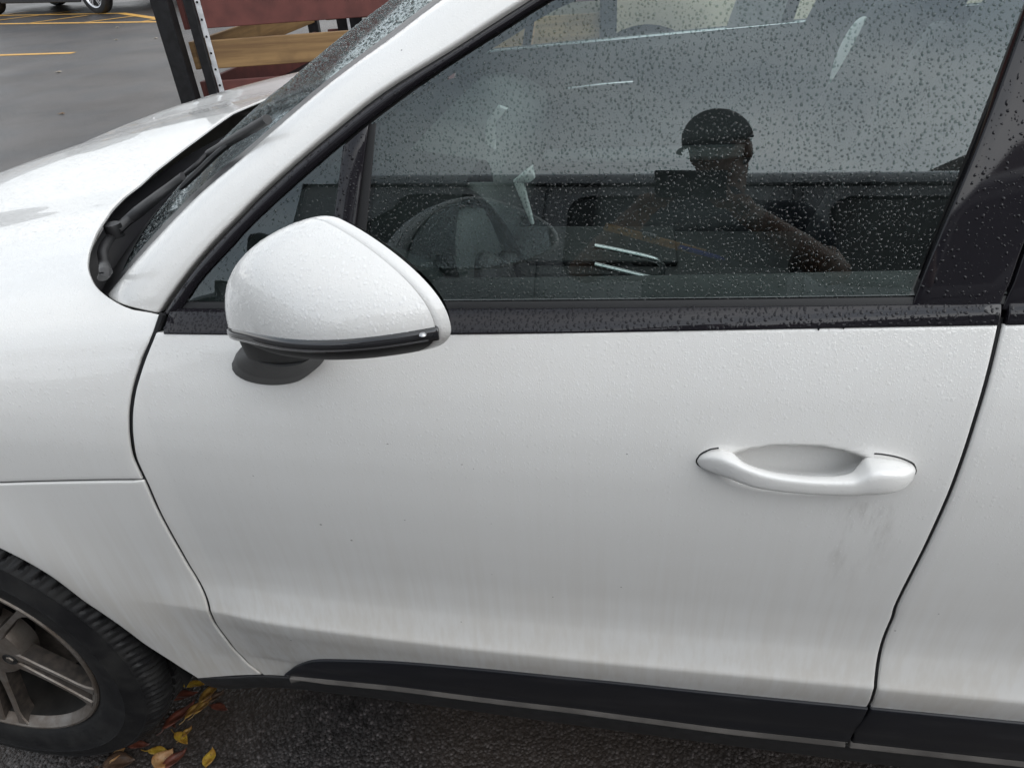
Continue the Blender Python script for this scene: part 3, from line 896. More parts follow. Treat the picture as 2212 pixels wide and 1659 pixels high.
# cowl panel under the wipers
yc = np.linspace(.10, 1.82, 60)
wy = lambda y: (y-.96)/.80
xa = np.interp(np.where(yc > .96, 1.92-yc, yc), *[a for a in (EB[np.argsort(EB[:, 3])][:, 3], EB[np.argsort(EB[:, 3])][:, 2])])
ca = np.stack([np.minimum(xa, .56)-.05, yc, 1.058+.028*(1-((yc-.96)/.86)**2)], 1)
cb = A([wind(A(1.050+.02*(1-wy(y)**2)), A(np.clip(wy(y), -1, 1))) for y in yc])+A([.02, 0, -.004])
v9 = np.linspace(0, 1, 9)[None, :, None]
P_cw = ca[:, None]*(1-v9)+cb[:, None]*v9
P_cw[..., 2] -= .012*np.sin(np.pi*v9[..., 0])
cowl = sheet('cowl_panel', P_cw, M_COWL, car, out=(0, 0, 1), edges='')
# darker catch box and step in the cowl, as the photograph shows
def ws_px(u, v, lift=.012):
    """a point lying just above the cowl / windscreen foot"""
    d = ray(u, v)
    best = None
    for y in np.linspace(.10, 1.3, 1200):
        t = (y-CAM[1])/d[1]; P = CAM+d*t
        w = np.clip((y-.96)/.82, -1, 1)
        xw = float(wind(A(max(P[2], 1.03)), A(w))[0])
        zc_ = 1.066+.028*(1-((y-.96)/.86)**2)
        if P[2] < zc_+lift or P[0] > xw-lift*.8:
            best = P; break
    return best if best is not None else P
arm = A([ws_px(u, v, .022) for u, v in [(368,985),(376,965),(371,935),(364,905),(372,875),(388,850),(402,832)]])
wiper = tube('wiper_arm', smooth_line(arm, 20), .0062, M_PLASTIC, car, 10, (1.2, .7))
pv = ws_px(407, 822, .026)
V, F = lathe([(0.0, .012), (.012, .012), (.013, .008), (.013, -.008), (0, -.008)], 20, pv, 'z')
mk('hinge', V, F, M_PLASTIC, wiper, sharp=40)
armu = A([ws_px(u, v, .028) for u, v in [(407,824),(470,770),(540,715),(600,668),(650,628)]])
armu = smooth_line(armu, 20)
tube('arm_cover', armu, np.linspace(.0115, .006, 20), M_PLASTIC, wiper, 10, (1.0, .55))
rod = smooth_line(A([ws_px(u, v, .024) for u, v in [(640,634),(700,585),(740,545),(790,512),(850,478),(905,440)]]), 22)
tube('wiper_rod', rod, .0032, M_PLASTIC, wiper, 8)
bl = smooth_line(A([ws_px(u, v, .016) for u, v in [(640,672),(700,615),(760,557),(830,500),(900,452)]]), 22)
tube('wiper_blade', bl, np.concatenate([[.003], np.full(21, .0055)]), M_SEAL, wiper, 8, (1.0, .7))
bl2 = smooth_line(A([ws_px(u, v, .020) for u, v in [(742,548),(790,520),(840,490),(900,455),(950,425)]]), 16)
w2 = tube('wiper_arm', bl2, .0055, M_PLASTIC, car, 8)

# ---- door handle: a bowed pull bar with a solid grip end
HP = lambda x, z: float(S(x, z))
hx = A([-.1130,-.1105,-.105,-.097,-.088,-.078,-.066,-.052,-.036,-.016,.004,.022,.036,.046,.053,.060,.070,.082,.094,.103,.1095,.1130])
# outer face distance from the door, inner face distance, centre height, half height
ho = A([.0005,.004,.0080,.012,.0160,.0200,.0235,.0260,.0275,.0285,.0290,.0290,.0290,.0290,.0290,.0290,.0286,.0268,.0225,.0160,.008,.0005])
hi = A([-.004,-.004,-.004,-.004,-.004,-.003,.0085,.0125,.0145,.0155,.0155,.0145,.0125,.0085,.002,-.004,-.004,-.004,-.004,-.004,-.004,-.004])
hc = A([-.003,-.002,-.0005,.0008,.0010,.0000,-.0030,-.0060,-.0082,-.0096,-.0100,-.0098,-.0092,-.0082,-.0056,-.0018,-.0008,-.0006,-.0010,-.0016,-.002,-.003])
hh = A([.0010,.0056,.0095,.0122,.0136,.0134,.0122,.0114,.0104,.0098,.0097,.0099,.0104,.0112,.0140,.0170,.0176,.0164,.0142,.0114,.0076,.001])
xs = np.linspace(hx[0], hx[-1], 90)
fo, fi_, fc, fh = (spline(hx, q)(xs) for q in (ho, hi, hc, hh))
HZ = HC[2]-.0105
V = []; nk = 24
for i, x in enumerate(xs):
    X0 = HC[0]+x; Z0 = HZ+fc[i]; Y0 = HP(X0, HZ+.0)
    for k in range(nk):
        a = 2*math.pi*k/nk; ca_, sa_ = math.cos(a), math.sin(a)
        ex = 3.6
        cx = math.copysign(abs(ca_)**(2/ex), ca_); sx = math.copysign(abs(sa_)**(2/ex), sa_)
        mid, half = (fo[i]+fi_[i])/2, (fo[i]-fi_[i])/2
        V.append((X0, Y0-(mid+half*cx), Z0+fh[i]*sx))
F = gf(len(xs), nk, cv=True)
F.append(tuple(range(nk))[::-1]); F.append(tuple(range((len(xs)-1)*nk, len(xs)*nk)))
handle = mk('door_handle', V, F, M_PAINT, front_door, True, None, 60)
for a_, b_ in ((-.1130, -.084), (.062, .1130)):
    qx = np.linspace(a_, b_, 26); c_, h_ = spline(hx, hc)(qx), spline(hx, hh)(qx)
    up_ = [(x, HZ+c+h+.0008) for x, c, h in zip(qx, c_, h_)]; dn_ = [(x, HZ+c-h-.0008) for x, c, h in zip(qx, c_, h_)]
    loop = (dn_[::-1]+up_[:-6]) if a_ < 0 else (up_[3:]+dn_[::-1])
    pts = [(HC[0]+x, float(door_surf(A(HC[0]+x), A(z)))+.0004, z) for x, z in loop]
    tube('handle_gap_line', pts, .0012, M_SEAL, handle, 5)  # dark line added round each handle end, in place of the gap's shade


# ---- door mirror
MA = .965                                     # the rim faces back and inwards
MT = A([1.074, -.1574, 0.0]); MS = A([-math.sin(MA), math.cos(MA), 0]); MFd = A([-math.cos(MA), -math.sin(MA), 0])
QM = .0693
def mir_pt(k, al):
    """k 0 at the rear rim .. 1 at the nose; al runs round the section, pi = outer tip"""
    a = k*math.pi/2
    q = QM*math.sin(a)**1.15; m = max(math.cos(a), 0)**.62
    s0 = -.002+.1514*q; s1 = .2322+.3028*q
    sc, sh = (s0+s1)/2+.055*k, (s1-s0)/2*m
    c, s = math.cos(al), math.sin(al)
    ex = 1.8106+.22*max(0, -math.cos(al))**2
    cx = math.copysign(abs(c)**(2/ex), c); sx = math.copysign(abs(s)**(2/ex), s)
    ss = sc+sh*cx
    zs = 1.2354-.2537*ss+.0071*k               # split line between white cap and black lower shell
    Hu = .0851*m*(1+.3276*c); Hl = .0297*m*(1-.22*c)
    return MT+MS*ss+MFd*q+A([0, 0, zs+(Hu*sx if s > 0 else Hl*sx)])
ks = np.linspace(.105, 1, 34); au = np.linspace(0, math.pi, 44); al = np.linspace(math.pi, 2*math.pi, 30)
P_mc = A([[mir_pt(k, a) for a in au] for k in ks])
P_ml = A([[mir_pt(k, a) for a in al] for k in ks])
door_mirror = sheet('door_mirror', P_mc, M_PAINT, car, out=(-.7, -.7, .4), edges='')
beads('raindrops', P_mc[1:-3], 2000, .0004, .0017, M_BEAD, door_mirror, out=(-.5, -.5, .7), seed=26, power=2.2, hgt=.16)
sheet('mirror_lower_shell', P_ml, M_MATT, door_mirror, out=(-.5, -.5, -.8), edges='')
# rim band behind the cap, with a groove between
aa = np.linspace(0, 2*math.pi, 90, endpoint=False)
R0 = A([mir_pt(0, a) for a in aa]); cen = R0.mean(0)
rings = []
for k, sc_ in ((.120, .93), (.112, .978), (.096, .984), (.090, 1.0), (.060, 1.001), (.030, 1.0), (.006, .998), (-.004, .975), (-.004, .93), (.03, .90)):
    q_ = A([mir_pt(max(k, 0), a) for a in aa])+MFd*(min(k, 0)*.3); c_ = q_.mean(0); rings.append(c_+(q_-c_)*sc_)
V = np.stack(rings); 
mk('mirror_rim', V.reshape(-1, 3), gf(len(rings), len(aa), cv=True), M_PAINT, door_mirror, True, None, 50)
M_MIRROR = simple('mirror_silver', (.8, .82, .83), .02, 1.0)
V = np.vstack([cen[None]+MFd*-.008, cen+(R0-cen)*.91+MFd*-.008])
mk('mirror_glass', V, [(0, 1+i, 1+(i+1) % len(aa)) for i in range(len(aa))], M_MIRROR, door_mirror, False)
# indicator strip along the split, and its clear lens
M_LENS = simple('smoked_indicator_lens', (.02, .02, .022), .05, spec=.8)
M_CHROME = simple('indicator_reflector', (.45, .45, .46), .18, .9)
# visible seam = points with al = pi for all k, continued over the nose to al = 0
seam = [mir_pt(k, math.pi) for k in np.linspace(0, 1, 60)]+[mir_pt(k, 0.0) for k in np.linspace(1, .25, 40)]
seam = smooth_line(A(seam)[::3], 90)
sn = nrm(np.cross(nrm(np.gradient(seam, axis=0)), A([0, 0, 1.0]))); sn = np.where((sn@MFd)[:, None] < 0, -sn, sn)
i0, i1 = 3, 74
sg = seam[i0:i1]; no = sn[i0:i1]
prof_ = [(-.0085, -.002), (-.0075, .0022), (-.003, .0028), (.0015, .0026), (.0030, -.001)]
P_in = np.stack([sg+no*o+A([0, 0, d]) for d, o in prof_], 1)
sheet('indicator_lens', P_in, M_LENS, door_mirror, out=(-.7, -.7, 0), r=.0008, depth=.006)
sheet('indicator_reflector', np.stack([sg[2:-2]+no[2:-2]*.0031+A([0, 0, d]) for d in (-.0062, -.0046)], 1), M_CHROME, door_mirror, out=(-.7, -.7, 0), edges='')
V, F = lathe([(0, .002), (.0022, .0015), (.003, 0)], 12, sg[3]+no[3]*.0032, 'z')
mk('indicator_lamp', V, F, M_CHROME, door_mirror)
# foot on the door and the neck that carries the shell
def ell(c, rx, ry, rz_dir, n=28, surf=None):
    out = []
    for k in range(n):
        a = 2*math.pi*k/n
        p = A(c, float)+A([rx*math.cos(a), 0, ry*math.sin(a)])
        if surf: p[1] = float(S(p[0], p[2]))+rz_dir
        out.append(p)
    return A(out)
fb = hits(S, A([(503,783),(508,803),(538,821),(590,829),(642,822),(677,800),(702,774),(690,752),(640,742),(560,740),(520,752)])*K)
fb = smooth_line(np.vstack([fb, fb[:1]]), 41)[:-1]
bot = MT+MS*.185+MFd*.030; bot[2] = 1.180               # under the shell's inner end
ctr = fb.mean(0)
def foot_ring(t, sx, sz, lift):
    c = ctr*(1-t)+bot*t
    d = (fb-ctr)*A([sx, 1-.2*t, sz]); return c+d+A([0, 0, lift])
F0 = fb+A([0, .004, 0]); F1 = fb+A([0, -.003, 0])
rings = [F0, F1, foot_ring(.18, .93, .90, 0), foot_ring(.36, .80, .72, -.002), foot_ring(.55, .66, .56, -.004)]
n_ = len(fb)
mk('mirror_foot', np.vstack(rings), gf(len(rings), n_, cv=True)+[tuple(range((len(rings)-1)*n_, len(rings)*n_))], M_MATT, door_mirror, True, None, 60)
rings = [foot_ring(.34, .70, .62, 0), foot_ring(.55, .78, .60, 0), foot_ring(.78, .86, .50, .002), foot_ring(1.0, .9, .40, .004)]
mk('mirror_neck', np.vstack(rings), gf(len(rings), n_, cv=True)+[tuple(range((len(rings)-1)*n_, len(rings)*n_))], M_NECK, door_mirror, True, None, 60)

# ---- wheels
M_TYRE = None
def tyre_mat():
    n = N('tyre_rubber')
    f = n.noise(n.pos(local=True), 18, 5, .6)
    c = n.mix(n.mapr(f, .35, .7), (.008, .008, .009), (.018, .0175, .017))
    n.bsdf(c, n.mapr(f, .3, .7, .5, .75), 0, n.bump(n.noise(n.pos(local=True), 260, 3), .25, .0008), spec=.35); return n.m
M_TYRE = tyre_mat()
def rim_mat():
    n = N('dusty_alloy')
    f = n.noise(n.pos(local=True), 14, 5, .65); g = n.noise(n.pos(local=True), 160, 3, .7)
    c = n.mix(n.mapr(f, .35, .65), (.23, .208, .188), (.15, .122, .10))
    c = n.mix(n.mapr(g, .55, .75, 0, .5), c, (.13, .10, .08))
    n.bsdf(c, n.mapr(f, .3, .7, .32, .55), .55, n.bump(g, .15, .0005)); return n.m
M_RIM = rim_mat()
M_DISC = simple('brake_disc_steel', (.17, .15, .13), .42, .8, nscale=40, namp=.4)
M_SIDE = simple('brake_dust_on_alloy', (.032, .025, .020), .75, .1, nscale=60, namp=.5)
M_BARREL = simple('shaded_dirty_barrel', (.016, .014, .012), .6, .2, nscale=18, namp=.5)  # dark colour holds the barrel's shade as well as its brown dirt
M_DARK = simple('wheel_well_dark', (.006, .006, .006), .8)
M_GOLD = simple('crest_gold', (.45, .29, .06), .35, .6)
M_CREST = simple('crest_red', (.28, .03, .03), .4)

TW = at_y(340, 2478, .062)
TANG = math.atan2(TW[2]-.37, TW[0])
def tyre_mod(step=5.0):
    def mod(i, j, r): return r
    return mod
# tyre section: (radius, depth from the outer rim face), outer side first
TSEC = [(.236, .012), (.243, .004), (.248, -.001), (.262, -.009), (.285, -.0145), (.303, -.0155), (.306, -.0172), (.309, -.0155), (.328, -.011), (.340, -.0065), (.3425, -.0072), (.345, -.0050),
        (.352, .002), (.3580, .010), (.3625, .020), (.3645, .034), (.3650, .046), (.3655, .0475), (.3655, .0525), (.3660, .054), (.3670, .075), (.3680, .092), (.3680, .0935), (.3680, .1005), (.3680, .102),
        (.3680, .125), (.3680, .1265), (.3680, .1335), (.3680, .135), (.3665, .158), (.3660, .1595), (.3655, .1665), (.3650, .168), (.3625, .195), (.355, .212), (.330, .228), (.290, .230), (.245, .214)]
GRV = {17, 18, 22, 23, 26, 27, 30, 31}
def make_wheel(parent, c, spin, far=False, detail=True):
    sgn = -1 if far else 1
    n = 720 if detail else 90
    def mod(i, j, r):
        if j in GRV: r -= .007
        if 12 <= j <= 16 or 32 <= j <= 34:
            ph = (i*(360/n)+j*.55) % 5.0
            if ph < .95: r -= .0085*min(1, (j-11)/2 if j <= 16 else 1)
            elif abs(ph-2.9) < .3: r -= .0035
        elif 19 <= j <= 21 or 24 <= j <= 25 or 28 <= j <= 29:
            ph = (i*(360/n)+j*1.1) % 5.0
            if ph < .9: r -= .007
        return r
    prof = [(r, a*sgn) for r, a in TSEC]
    V, F = lathe(prof, n, c, 'y', mod)
    if not far: F = [f[::-1] for f in F]
    w = mk('wheel', V, F, M_TYRE, parent, True, None, 35)
    # rim barrel and flange
    RS = [(.2440, .006), (.2455, .000), (.2430, -.004), (.2385, -.004), (.2345, .000), (.2300, .004), (.2250, .014)]
    V, F = lathe([(r, a*sgn) for r, a in [(.2250, .014), (.2215, .030), (.2140, .070), (.2110, .150), (.2190, .205), (.236, .215)]], 120, c, 'y')
    mk('rim_barrel', V, [f[::-1] for f in F] if not far else F, M_BARREL, w, True, None, 45)
    V, F = lathe([(r, a*sgn) for r, a in RS], 160, c, 'y')
    mk('rim', V, [f[::-1] for f in F] if not far else F, M_RIM, w, True, None, 45)
    # spokes: five pairs, each pair parting round a slot
    sp = []
    for s in range(5):
        base = spin+s*2*math.pi/5
        for side in (-1, 1):
            rows = []
            for q in np.linspace(0, 1, 12):
                r = .045+(.2335-.045)*q
                offc = side*(.0132+.0078*q+.006*max(0, q-.86)/.14)
                wd = .0068-.0018*q+.008*max(0, q-.88)/.12
                if q < .38: wd += .0070*(1-q/.38)
                yo = -.004+.020*math.sin(min(1, (1-q)*1.15)*math.pi/2)*1.0-.008*(q < .0)
                yo = .016-.018*q**1.5
                row = []
                for (dw, dy) in ((-1, .032), (-1, .003), (-.75, 0), (.75, 0), (1, .003), (1, .032)):
                    lx, lz = r, offc+dw*wd
                    ca_, sa_ = math.cos(base), math.sin(base)
                    row.append((c[0]+lx*ca_-lz*sa_, c[1]+sgn*(yo+dy), c[2]+lx*sa_+lz*ca_))
                rows.append(row)
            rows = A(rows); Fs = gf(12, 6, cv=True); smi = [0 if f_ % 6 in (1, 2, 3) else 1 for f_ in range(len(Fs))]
            sp.append((rows.reshape(-1, 3), Fs if far else [f[::-1] for f in Fs]))
    for i in range(0, 10, 2):
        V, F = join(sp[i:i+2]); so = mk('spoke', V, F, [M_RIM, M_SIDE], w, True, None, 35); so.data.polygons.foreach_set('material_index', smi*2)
    V, F = lathe([(.001, .006), (.030, .006), (.0335, .008), (.0345, .014), (.040, .0145), (.075, .0155), (.083, .019), (.086, .03), (.086, .06)], 80, c, 'y' )
    V = [(x, c[1]+(y-c[1])*sgn, z) for x, y, z in V]
    mk('hub', V, F if far else [f[::-1] for f in F], M_RIM, w, True, None, 40)
    if detail:
        # lug recesses, bolts, centre cap with its small coloured crest
        for s in range(5):
            a = spin+s*2*math.pi/5
            lc = (c[0]+.060*math.cos(a), c[1]+.0125*sgn, c[2]+.060*math.sin(a))
            V, F = lathe([(.0005, .0018), (.0125, .0018), (.0140, .0005), (.0155, .0025)], 24, lc, 'y')
            b = mk('lug_recess', V, [f[::-1] for f in F], M_DARK, w, True, None, 30)
            V, F = lathe([(.0005, -.0005), (.007, -.0005), (.0085, .002)], 6, lc, 'y')
            mk('lug_bolt', V, [f[::-1] for f in F], M_DISC, b, False)
        V, F = lathe([(.0005, .003), (.024, .0035), (.028, .006)], 40, c, 'y')
        cap = mk('centre_cap', V, [f[::-1] for f in F], M_RIM, w, True)
        sh = [(0, -.019), (.010, -.013), (.016, -.002), (.017, .014), (.008, .017), (0, .016), (-.008, .017), (-.017, .014), (-.016, -.002), (-.010, -.013)]
        mk('crest', [(c[0]+x, c[1]+.0022, c[2]+z) for x, z in sh], [tuple(range(10))], M_GOLD, cap, False)
        for q in (-1, 1):
            for d in (0, 1):
                x0, z0 = (q*.0035 if d else q*.0035), (.003 if q*(1 if d == 0 else -1) > 0 else -.011)
                mk('crest_stripe', [(c[0]+x0, c[1]+.0018, c[2]+z0), (c[0]+x0+q*.010, c[1]+.0018, c[2]+z0+.001), (c[0]+x0+q*.010, c[1]+.0018, c[2]+z0+.008), (c[0]+x0, c[1]+.0018, c[2]+z0+.008)], [(0, 1, 2, 3)], M_CREST if d else M_MATT, cap, False)
        V, F = lathe([(.06, .085), (.165, .085), (.168, .088), (.168, .105), (.06, .105)], 90, c, 'y')
        mk('brake_disc', V, [f[::-1] for f in F], M_DISC, w, True, None, 30)
        cal = box('brake_caliper', (c[0]-.14, c[1]+.075, c[2]+.06), (.07, .06, .16), M_MATT, w, .012)
    return w
wheel = make_wheel(car, A([0.0, .060, .370]), TANG)
def clone(o, dx=0, dy=0, dz=0, parent=None):
    """a copy of a part together with its own parts"""
    c = o.copy(); COL.objects.link(c)
    if parent is not None and parent is not o.parent:
        c.parent = parent; c.matrix_parent_inverse = o.matrix_parent_inverse.copy()
    c.location = (o.location[0]+dx, o.location[1]+dy, o.location[2]+dz)
    for ch in o.children:
        d = ch.copy(); COL.objects.link(d); d.parent = c
        for g in ch.children:
            e = g.copy(); COL.objects.link(e); e.parent = d
    return c
def kids(o): return [x for x in bpy.data.objects if x.parent is o]
def clone2(o, dx=0, dy=0, dz=0):
    c = o.copy(); COL.objects.link(c); c.location = (dx, dy, dz)
    for ch in kids(o):
        d = ch.copy(); COL.objects.link(d); d.parent = c
        for g in kids(ch):
            e = g.copy(); COL.objects.link(e); e.parent = d
    return c
clone2(wheel, 2.807)
fw = make_wheel(car, A([0.0, 1.86, .370]), .3, True, False)
clone2(fw, 2.807)
# wheel-arch liners
for hx_ in (0.0, 2.807):
    for y0, y1 in ((.045, .42), (1.50, 1.875)):
        a = np.linspace(-.15, math.pi+.15, 40)
        P = A([[(hx_+.415*math.cos(t), y, .37+.415*math.sin(t)) for y in np.linspace(y0+.03 if y0 < 1 else y0, y1 if y0 < 1 else y1-.03, 5)] for t in a])
        sheet('arch_liner', P, M_DARK, car, out=(0, 0, -1), edges='')
        yy = y1 if y0 < 1 else y0
        V = [(hx_, yy, .37)]+[(hx_+.415*math.cos(t), yy, .37+.415*math.sin(t)) for t in np.linspace(-.3, math.pi+.3, 30)]
        mk('arch_back', V, [(0, 1+i, 2+i) for i in range(29)], M_DARK, car, False)

# ---- far side of the body, roof, tail: what closes the car and is seen through its windows
xg = np.linspace(-.85, 3.70, 90)[:, None]; vg = np.linspace(0, 1, 40)[None, :]
zlo = np.where(np.hypot(xg, 0) < .44, .37+np.sqrt(np.maximum(.44**2-xg**2, 0)), np.where(np.abs(xg-2.807) < .44, .37+np.sqrt(np.maximum(.44**2-(xg-2.807)**2, 0)), .40))
zhi = np.where(xg < .60, SHs(xg)+.0, belt_lo(xg))
zg = zlo+(zhi-zlo)*vg
sheet('far_body_side', np.stack([xg+0*vg, 1.92-S(xg+0*vg, zg), zg], 2), M_PAINT_DRY, car, out=(0, 1, 0))
rx = PI[60:]
wv = np.linspace(0, 1, 24)[None, :, None]
fr = mirY(rx)
P_rf = rx[:, None]*(1-wv)+fr[:, None]*wv; P_rf[..., 2] += .045*np.sin(np.pi*wv[..., 0])**.8
keep = P_rf[:, 0, 2] > 1.47
sheet('roof', P_rf[keep], M_PAINT_DRY, car, out=(0, 0, 1), r=.003)
M_HEAD = simple('grey_headliner', (.32, .32, .31), .9, nscale=60)
sheet('headliner', P_rf[keep]-A([0, 0, .04]), M_HEAD, car, out=(0, 0, -1), edges='')
M_INT = simple('dark_interior_plastic', (.018, .018, .019), .55, nscale=30, namp=.3, bump=.2, bscale=600)
M_INT2 = simple('grey_interior_trim', (.11, .12, .12), .6, nscale=30, namp=.2)
M_LEATHER = simple('black_leather', (.020, .020, .021), .5, nscale=40, namp=.3, bump=.4, bscale=240, spec=.25)
M_SILVER = simple('satin_metal_trim', (.55, .56, .57), .25, .9)
tail = A([[(3.70+.03*math.sin(math.pi*b)-.34*max(0, (z-1.1)/.45), y, z) for z in np.linspace(.4, 1.5, 14)] for b, y in zip(np.linspace(0, 1, 20), np.linspace(.12, 1.80, 20))])
sheet('tailgate', tail, M_PAINT_DRY, car, out=(1, 0, 0), r=.01)
# far window surround: belt, pillars, panes
mB = mirY(belt_strip(x_bf, 2.6)); sheet('belt_trim', mB, M_TRIM, car, out=(0, 1, 0), r=.002, depth=.012)
sheet('pillar_trim', mirY(np.concatenate([P_bp, P_bp2])), M_TRIM, car, out=(0, 1, 0), r=.002, depth=.01)
sheet('window_divider', mirY(P_div), M_TRIM, car, out=(0, 1, 0), r=.002, depth=.01)
sheet('door_window', mirY(P_gl), M_GLASS_IN, car, out=(0, 1, 0), edges='')
sheet('rear_window', mirY(P_rg), M_GLASS_IN, car, out=(0, 1, 0), edges='')
sheet('rear_quarter', mirY(pane(np.stack([xr3, 0*xr3, z_bt(xr3)-.03], 1), np.stack([xr4, 0*xr4, zTI(xr4)+.003], 1), 8, .004)), M_PAINT_DRY, car, out=(0, 1, 0))
# inner linings of both door sides
def lining(y_in, flip):
    xs = np.linspace(.66, 3.3, 40)
    sec = [(-.0, 0.018), (-.035, .024), (-.060, .016), (-.070, -.02), (-.075, -.10), (-.060, -.22), (-.11, -.27), (-.12, -.33), (-.07, -.38), (-.065, -.62)]
    P = A([[(x, float(G(x, z_bt(x)))-d+.006, float(z_bt(x))+h-.010) for d, h in sec] for x in xs])
    if flip: P = mirY(P)
    return P
inn = lining(0, False)
m_l = sheet('door_lining', inn, M_INT2, car, out=(0, 1, .4), edges='')
m_f = sheet('door_lining', lining(0, True), M_INT, car, out=(0, -1, .4), edges='')
# far door: bright pull handle frame, arm rest, speaker
def farp(x, z, d): return A([x, 1.92-float(G(x, z_bt(x)))-d, z])
fr_pts = [farp(x, z, .088) for x, z in ((1.02, 1.035), (1.30, 1.035), (1.335, 1.02), (1.34, .965), (1.32, .95), (1.02, .95), (.99, .965), (.99, 1.02))]
tube('pull_handle', smooth_line(A([farp(x, z, .088) for x, z in ((1.0, 1.0), (1.10, 1.008), (1.20, 1.012))]), 12), .006, M_SILVER, m_f, 8)
box('arm_rest', tuple(farp(1.25, .80, .12)), (.75, .10, .05), M_INT2, m_f, .02)
xs_ = np.linspace(.75, 2.2, 20)
tube('belt_strip', A([farp(x, float(z_bt(x))+.006, .055) for x in xs_]), .006, M_SILVER, m_f, 8)
# pillars' inner linings on the far side, in pale grey
PIm, POm = mirY(PI), mirY(PO)
sheet('pillar_lining', ruled(PIm[5:70]+A([.03, -.02, -.02]), mirY(TI)[5:70]+A([0, -.03, 0]), 5), M_HEAD, car, out=(0, -1, 0), edges='')
sheet('pillar_lining', ruled(mirY(BL)+A([-.01, -.05, 0]), mirY(BR)+A([.06, -.05, 0]), 5), M_HEAD, car, out=(0, -1, 0), edges='')
# floor, dashboard, console
box('cabin_floor', (1.9, .96, .42), (2.9, 1.60, .05), M_INT, car, .01)
ds = [(.74, 1.050), (.80, 1.056), (.86, 1.045), (.93, 1.00), (.95, .90), (.90, .72), (.80, .60)]
P = A([[(x+.06*math.sin(math.pi*b)*0, y, z+.02*math.sin(math.pi*b)) for x, z in ds] for b, y in zip(np.linspace(0, 1, 30), np.linspace(.17, 1.75, 30))])
M_DASH = simple('pale_grey_dash', (.085, .095, .092), .55, nscale=30, namp=.15)
dash = sheet('dashboard', P, M_DASH, car, out=(.3, 0, 1), edges='')
Pe = A([[(x, y, z+.02*math.sin(math.pi*b)) for x, z in ((.44, .95), (.55, 1.02), (.66, 1.045), (.745, 1.049))] for b, y in zip(np.linspace(0, 1, 30), np.linspace(.17, 1.75, 30))])
sheet('dash_edge', Pe, M_INT, car, out=(0, 0, 1), edges='')
hood = A([[(.80+.14*q, .56+.17*math.cos(t), 1.045+.105*math.sin(t)*(1-.25*q)) for q in np.linspace(0, 1, 6)] for t in np.linspace(0, math.pi, 20)])
sheet('instrument_hood', hood, M_INT, dash, out=(0, 0, 1), edges='')
box('centre_console', (1.25, .96, .66), (.75, .26, .30), M_INT, car, .03)
box('gear_panel', (1.10, .96, .818), (.42, .20, .012), M_INT, car, .004)
fr2 = [at_y(u*K, v*K, .825) for u, v in ((1284, 532), (1330, 541), (1405, 558), (1428, 570), (1432, 586), (1424, 601), (1405, 601), (1330, 583), (1284, 572))]
tube('grab_handle', smooth_line(A(fr2), 50), .0065, M_SILVER, car, 8)
M_PALE = simple('pale_glint', (.75, .78, .77), .4)  # for made-up cabin strips, bright glints put into the pale colour
def strip_y(name, L, R, y, mat, parent, th=.012):
    P = ruled(A([at_y(u*K, v*K, y) for u, v in L]), A([at_y(u*K, v*K, y) for u, v in R]), 4)
    o = sheet(name, P, mat, parent, out=(0, -1, .5), r=.002, depth=th); return o
strip_y('dash_glint', [(1076, 232), (1053, 262), (1048, 320), (1060, 385), (1072, 440)], [(1092, 238), (1068, 266), (1067, 320), (1080, 385), (1085, 440)], .97, simple('pale_glint_strip', (.55, .58, .57), .35), dash)  # made-up strip on the dash, its glint put into the colour
strip_y('centre_glint', [(1111, 396), (1125, 430), (1138, 462), (1148, 484)], [(1129, 396), (1136, 430), (1145, 462), (1150, 484)], .80, M_PALE, dash)
strip_y('centre_glint', [(1111, 393), (1130, 378), (1148, 364)], [(1122, 396), (1143, 394), (1153, 386)], .80, M_PALE, dash)
# steering wheel
sw = Matrix.Translation((.97, .54, .905)) @ Matrix.Rotation(math.radians(66), 4, 'Y')
ring = [sw @ Vector((.185*math.cos(t), .185*math.sin(t), 0)) for t in np.linspace(0, 2*math.pi, 61)]
swo = tube('steering_wheel', ring, .0155, M_LEATHER, car, 10)
V, F = lathe([(.001, .03), (.05, .028), (.075, .012), (.08, 0), (.06, -.03)], 32, (0, 0, 0), 'z')
mk('wheel_boss', [sw @ Vector(v) for v in V], F, M_INT, swo, True)
for a in (0, math.pi, -math.pi/2):
    tube('wheel_spoke', [sw @ Vector((r*math.cos(a+math.pi/2), r*math.sin(a+math.pi/2), -.01+.01*r)) for r in (.06, .12, .178)], .014, M_INT, swo, 8, (1.3, .6))
tube('steering_column', [(.95, .54, .90), (.78, .54, .82)], .035, M_INT, car, 12)
# seats: cushion, back and head restraint, rounded by subdivision
def cushion(name, c, s, mat, parent, rot=None, bev=.05):
    o = box(name, c, s, mat, parent, min(bev, min(s)*.4), rot)
    o.data.polygons.foreach_set('use_smooth', [True]*len(o.data.polygons))
    md = o.modifiers.new('round', 'SUBSURF'); md.levels = 2; md.render_levels = 2
    return o
def seat(x, y):
    st = cushion('seat', (x-.06, y, .74), (.52, .50, .16), M_LEATHER, car, Euler3(0, -8, 0))
    cushion('seat_back', (x+.30, y, 1.05), (.15, .50, .60), M_LEATHER, st, Euler3(0, 20, 0))
    cushion('bolster', (x+.26, y-.225, 1.03), (.17, .08, .50), M_LEATHER, st, Euler3(0, 20, 0), .03)
    cushion('bolster', (x+.26, y+.225, 1.03), (.17, .08, .50), M_LEATHER, st, Euler3(0, 20, 0), .03)
    cushion('head_restraint', (x+.42, y, 1.42), (.11, .28, .19), M_LEATHER, st, Euler3(0, 16, 0))
    return st
def Euler3(a, b, c):
    from mathutils import Euler
    return Euler((math.radians(a), math.radians(b), math.radians(c))).to_matrix()
seat(1.42, .58); ps = seat(1.42, 1.36)
V, F = [], []
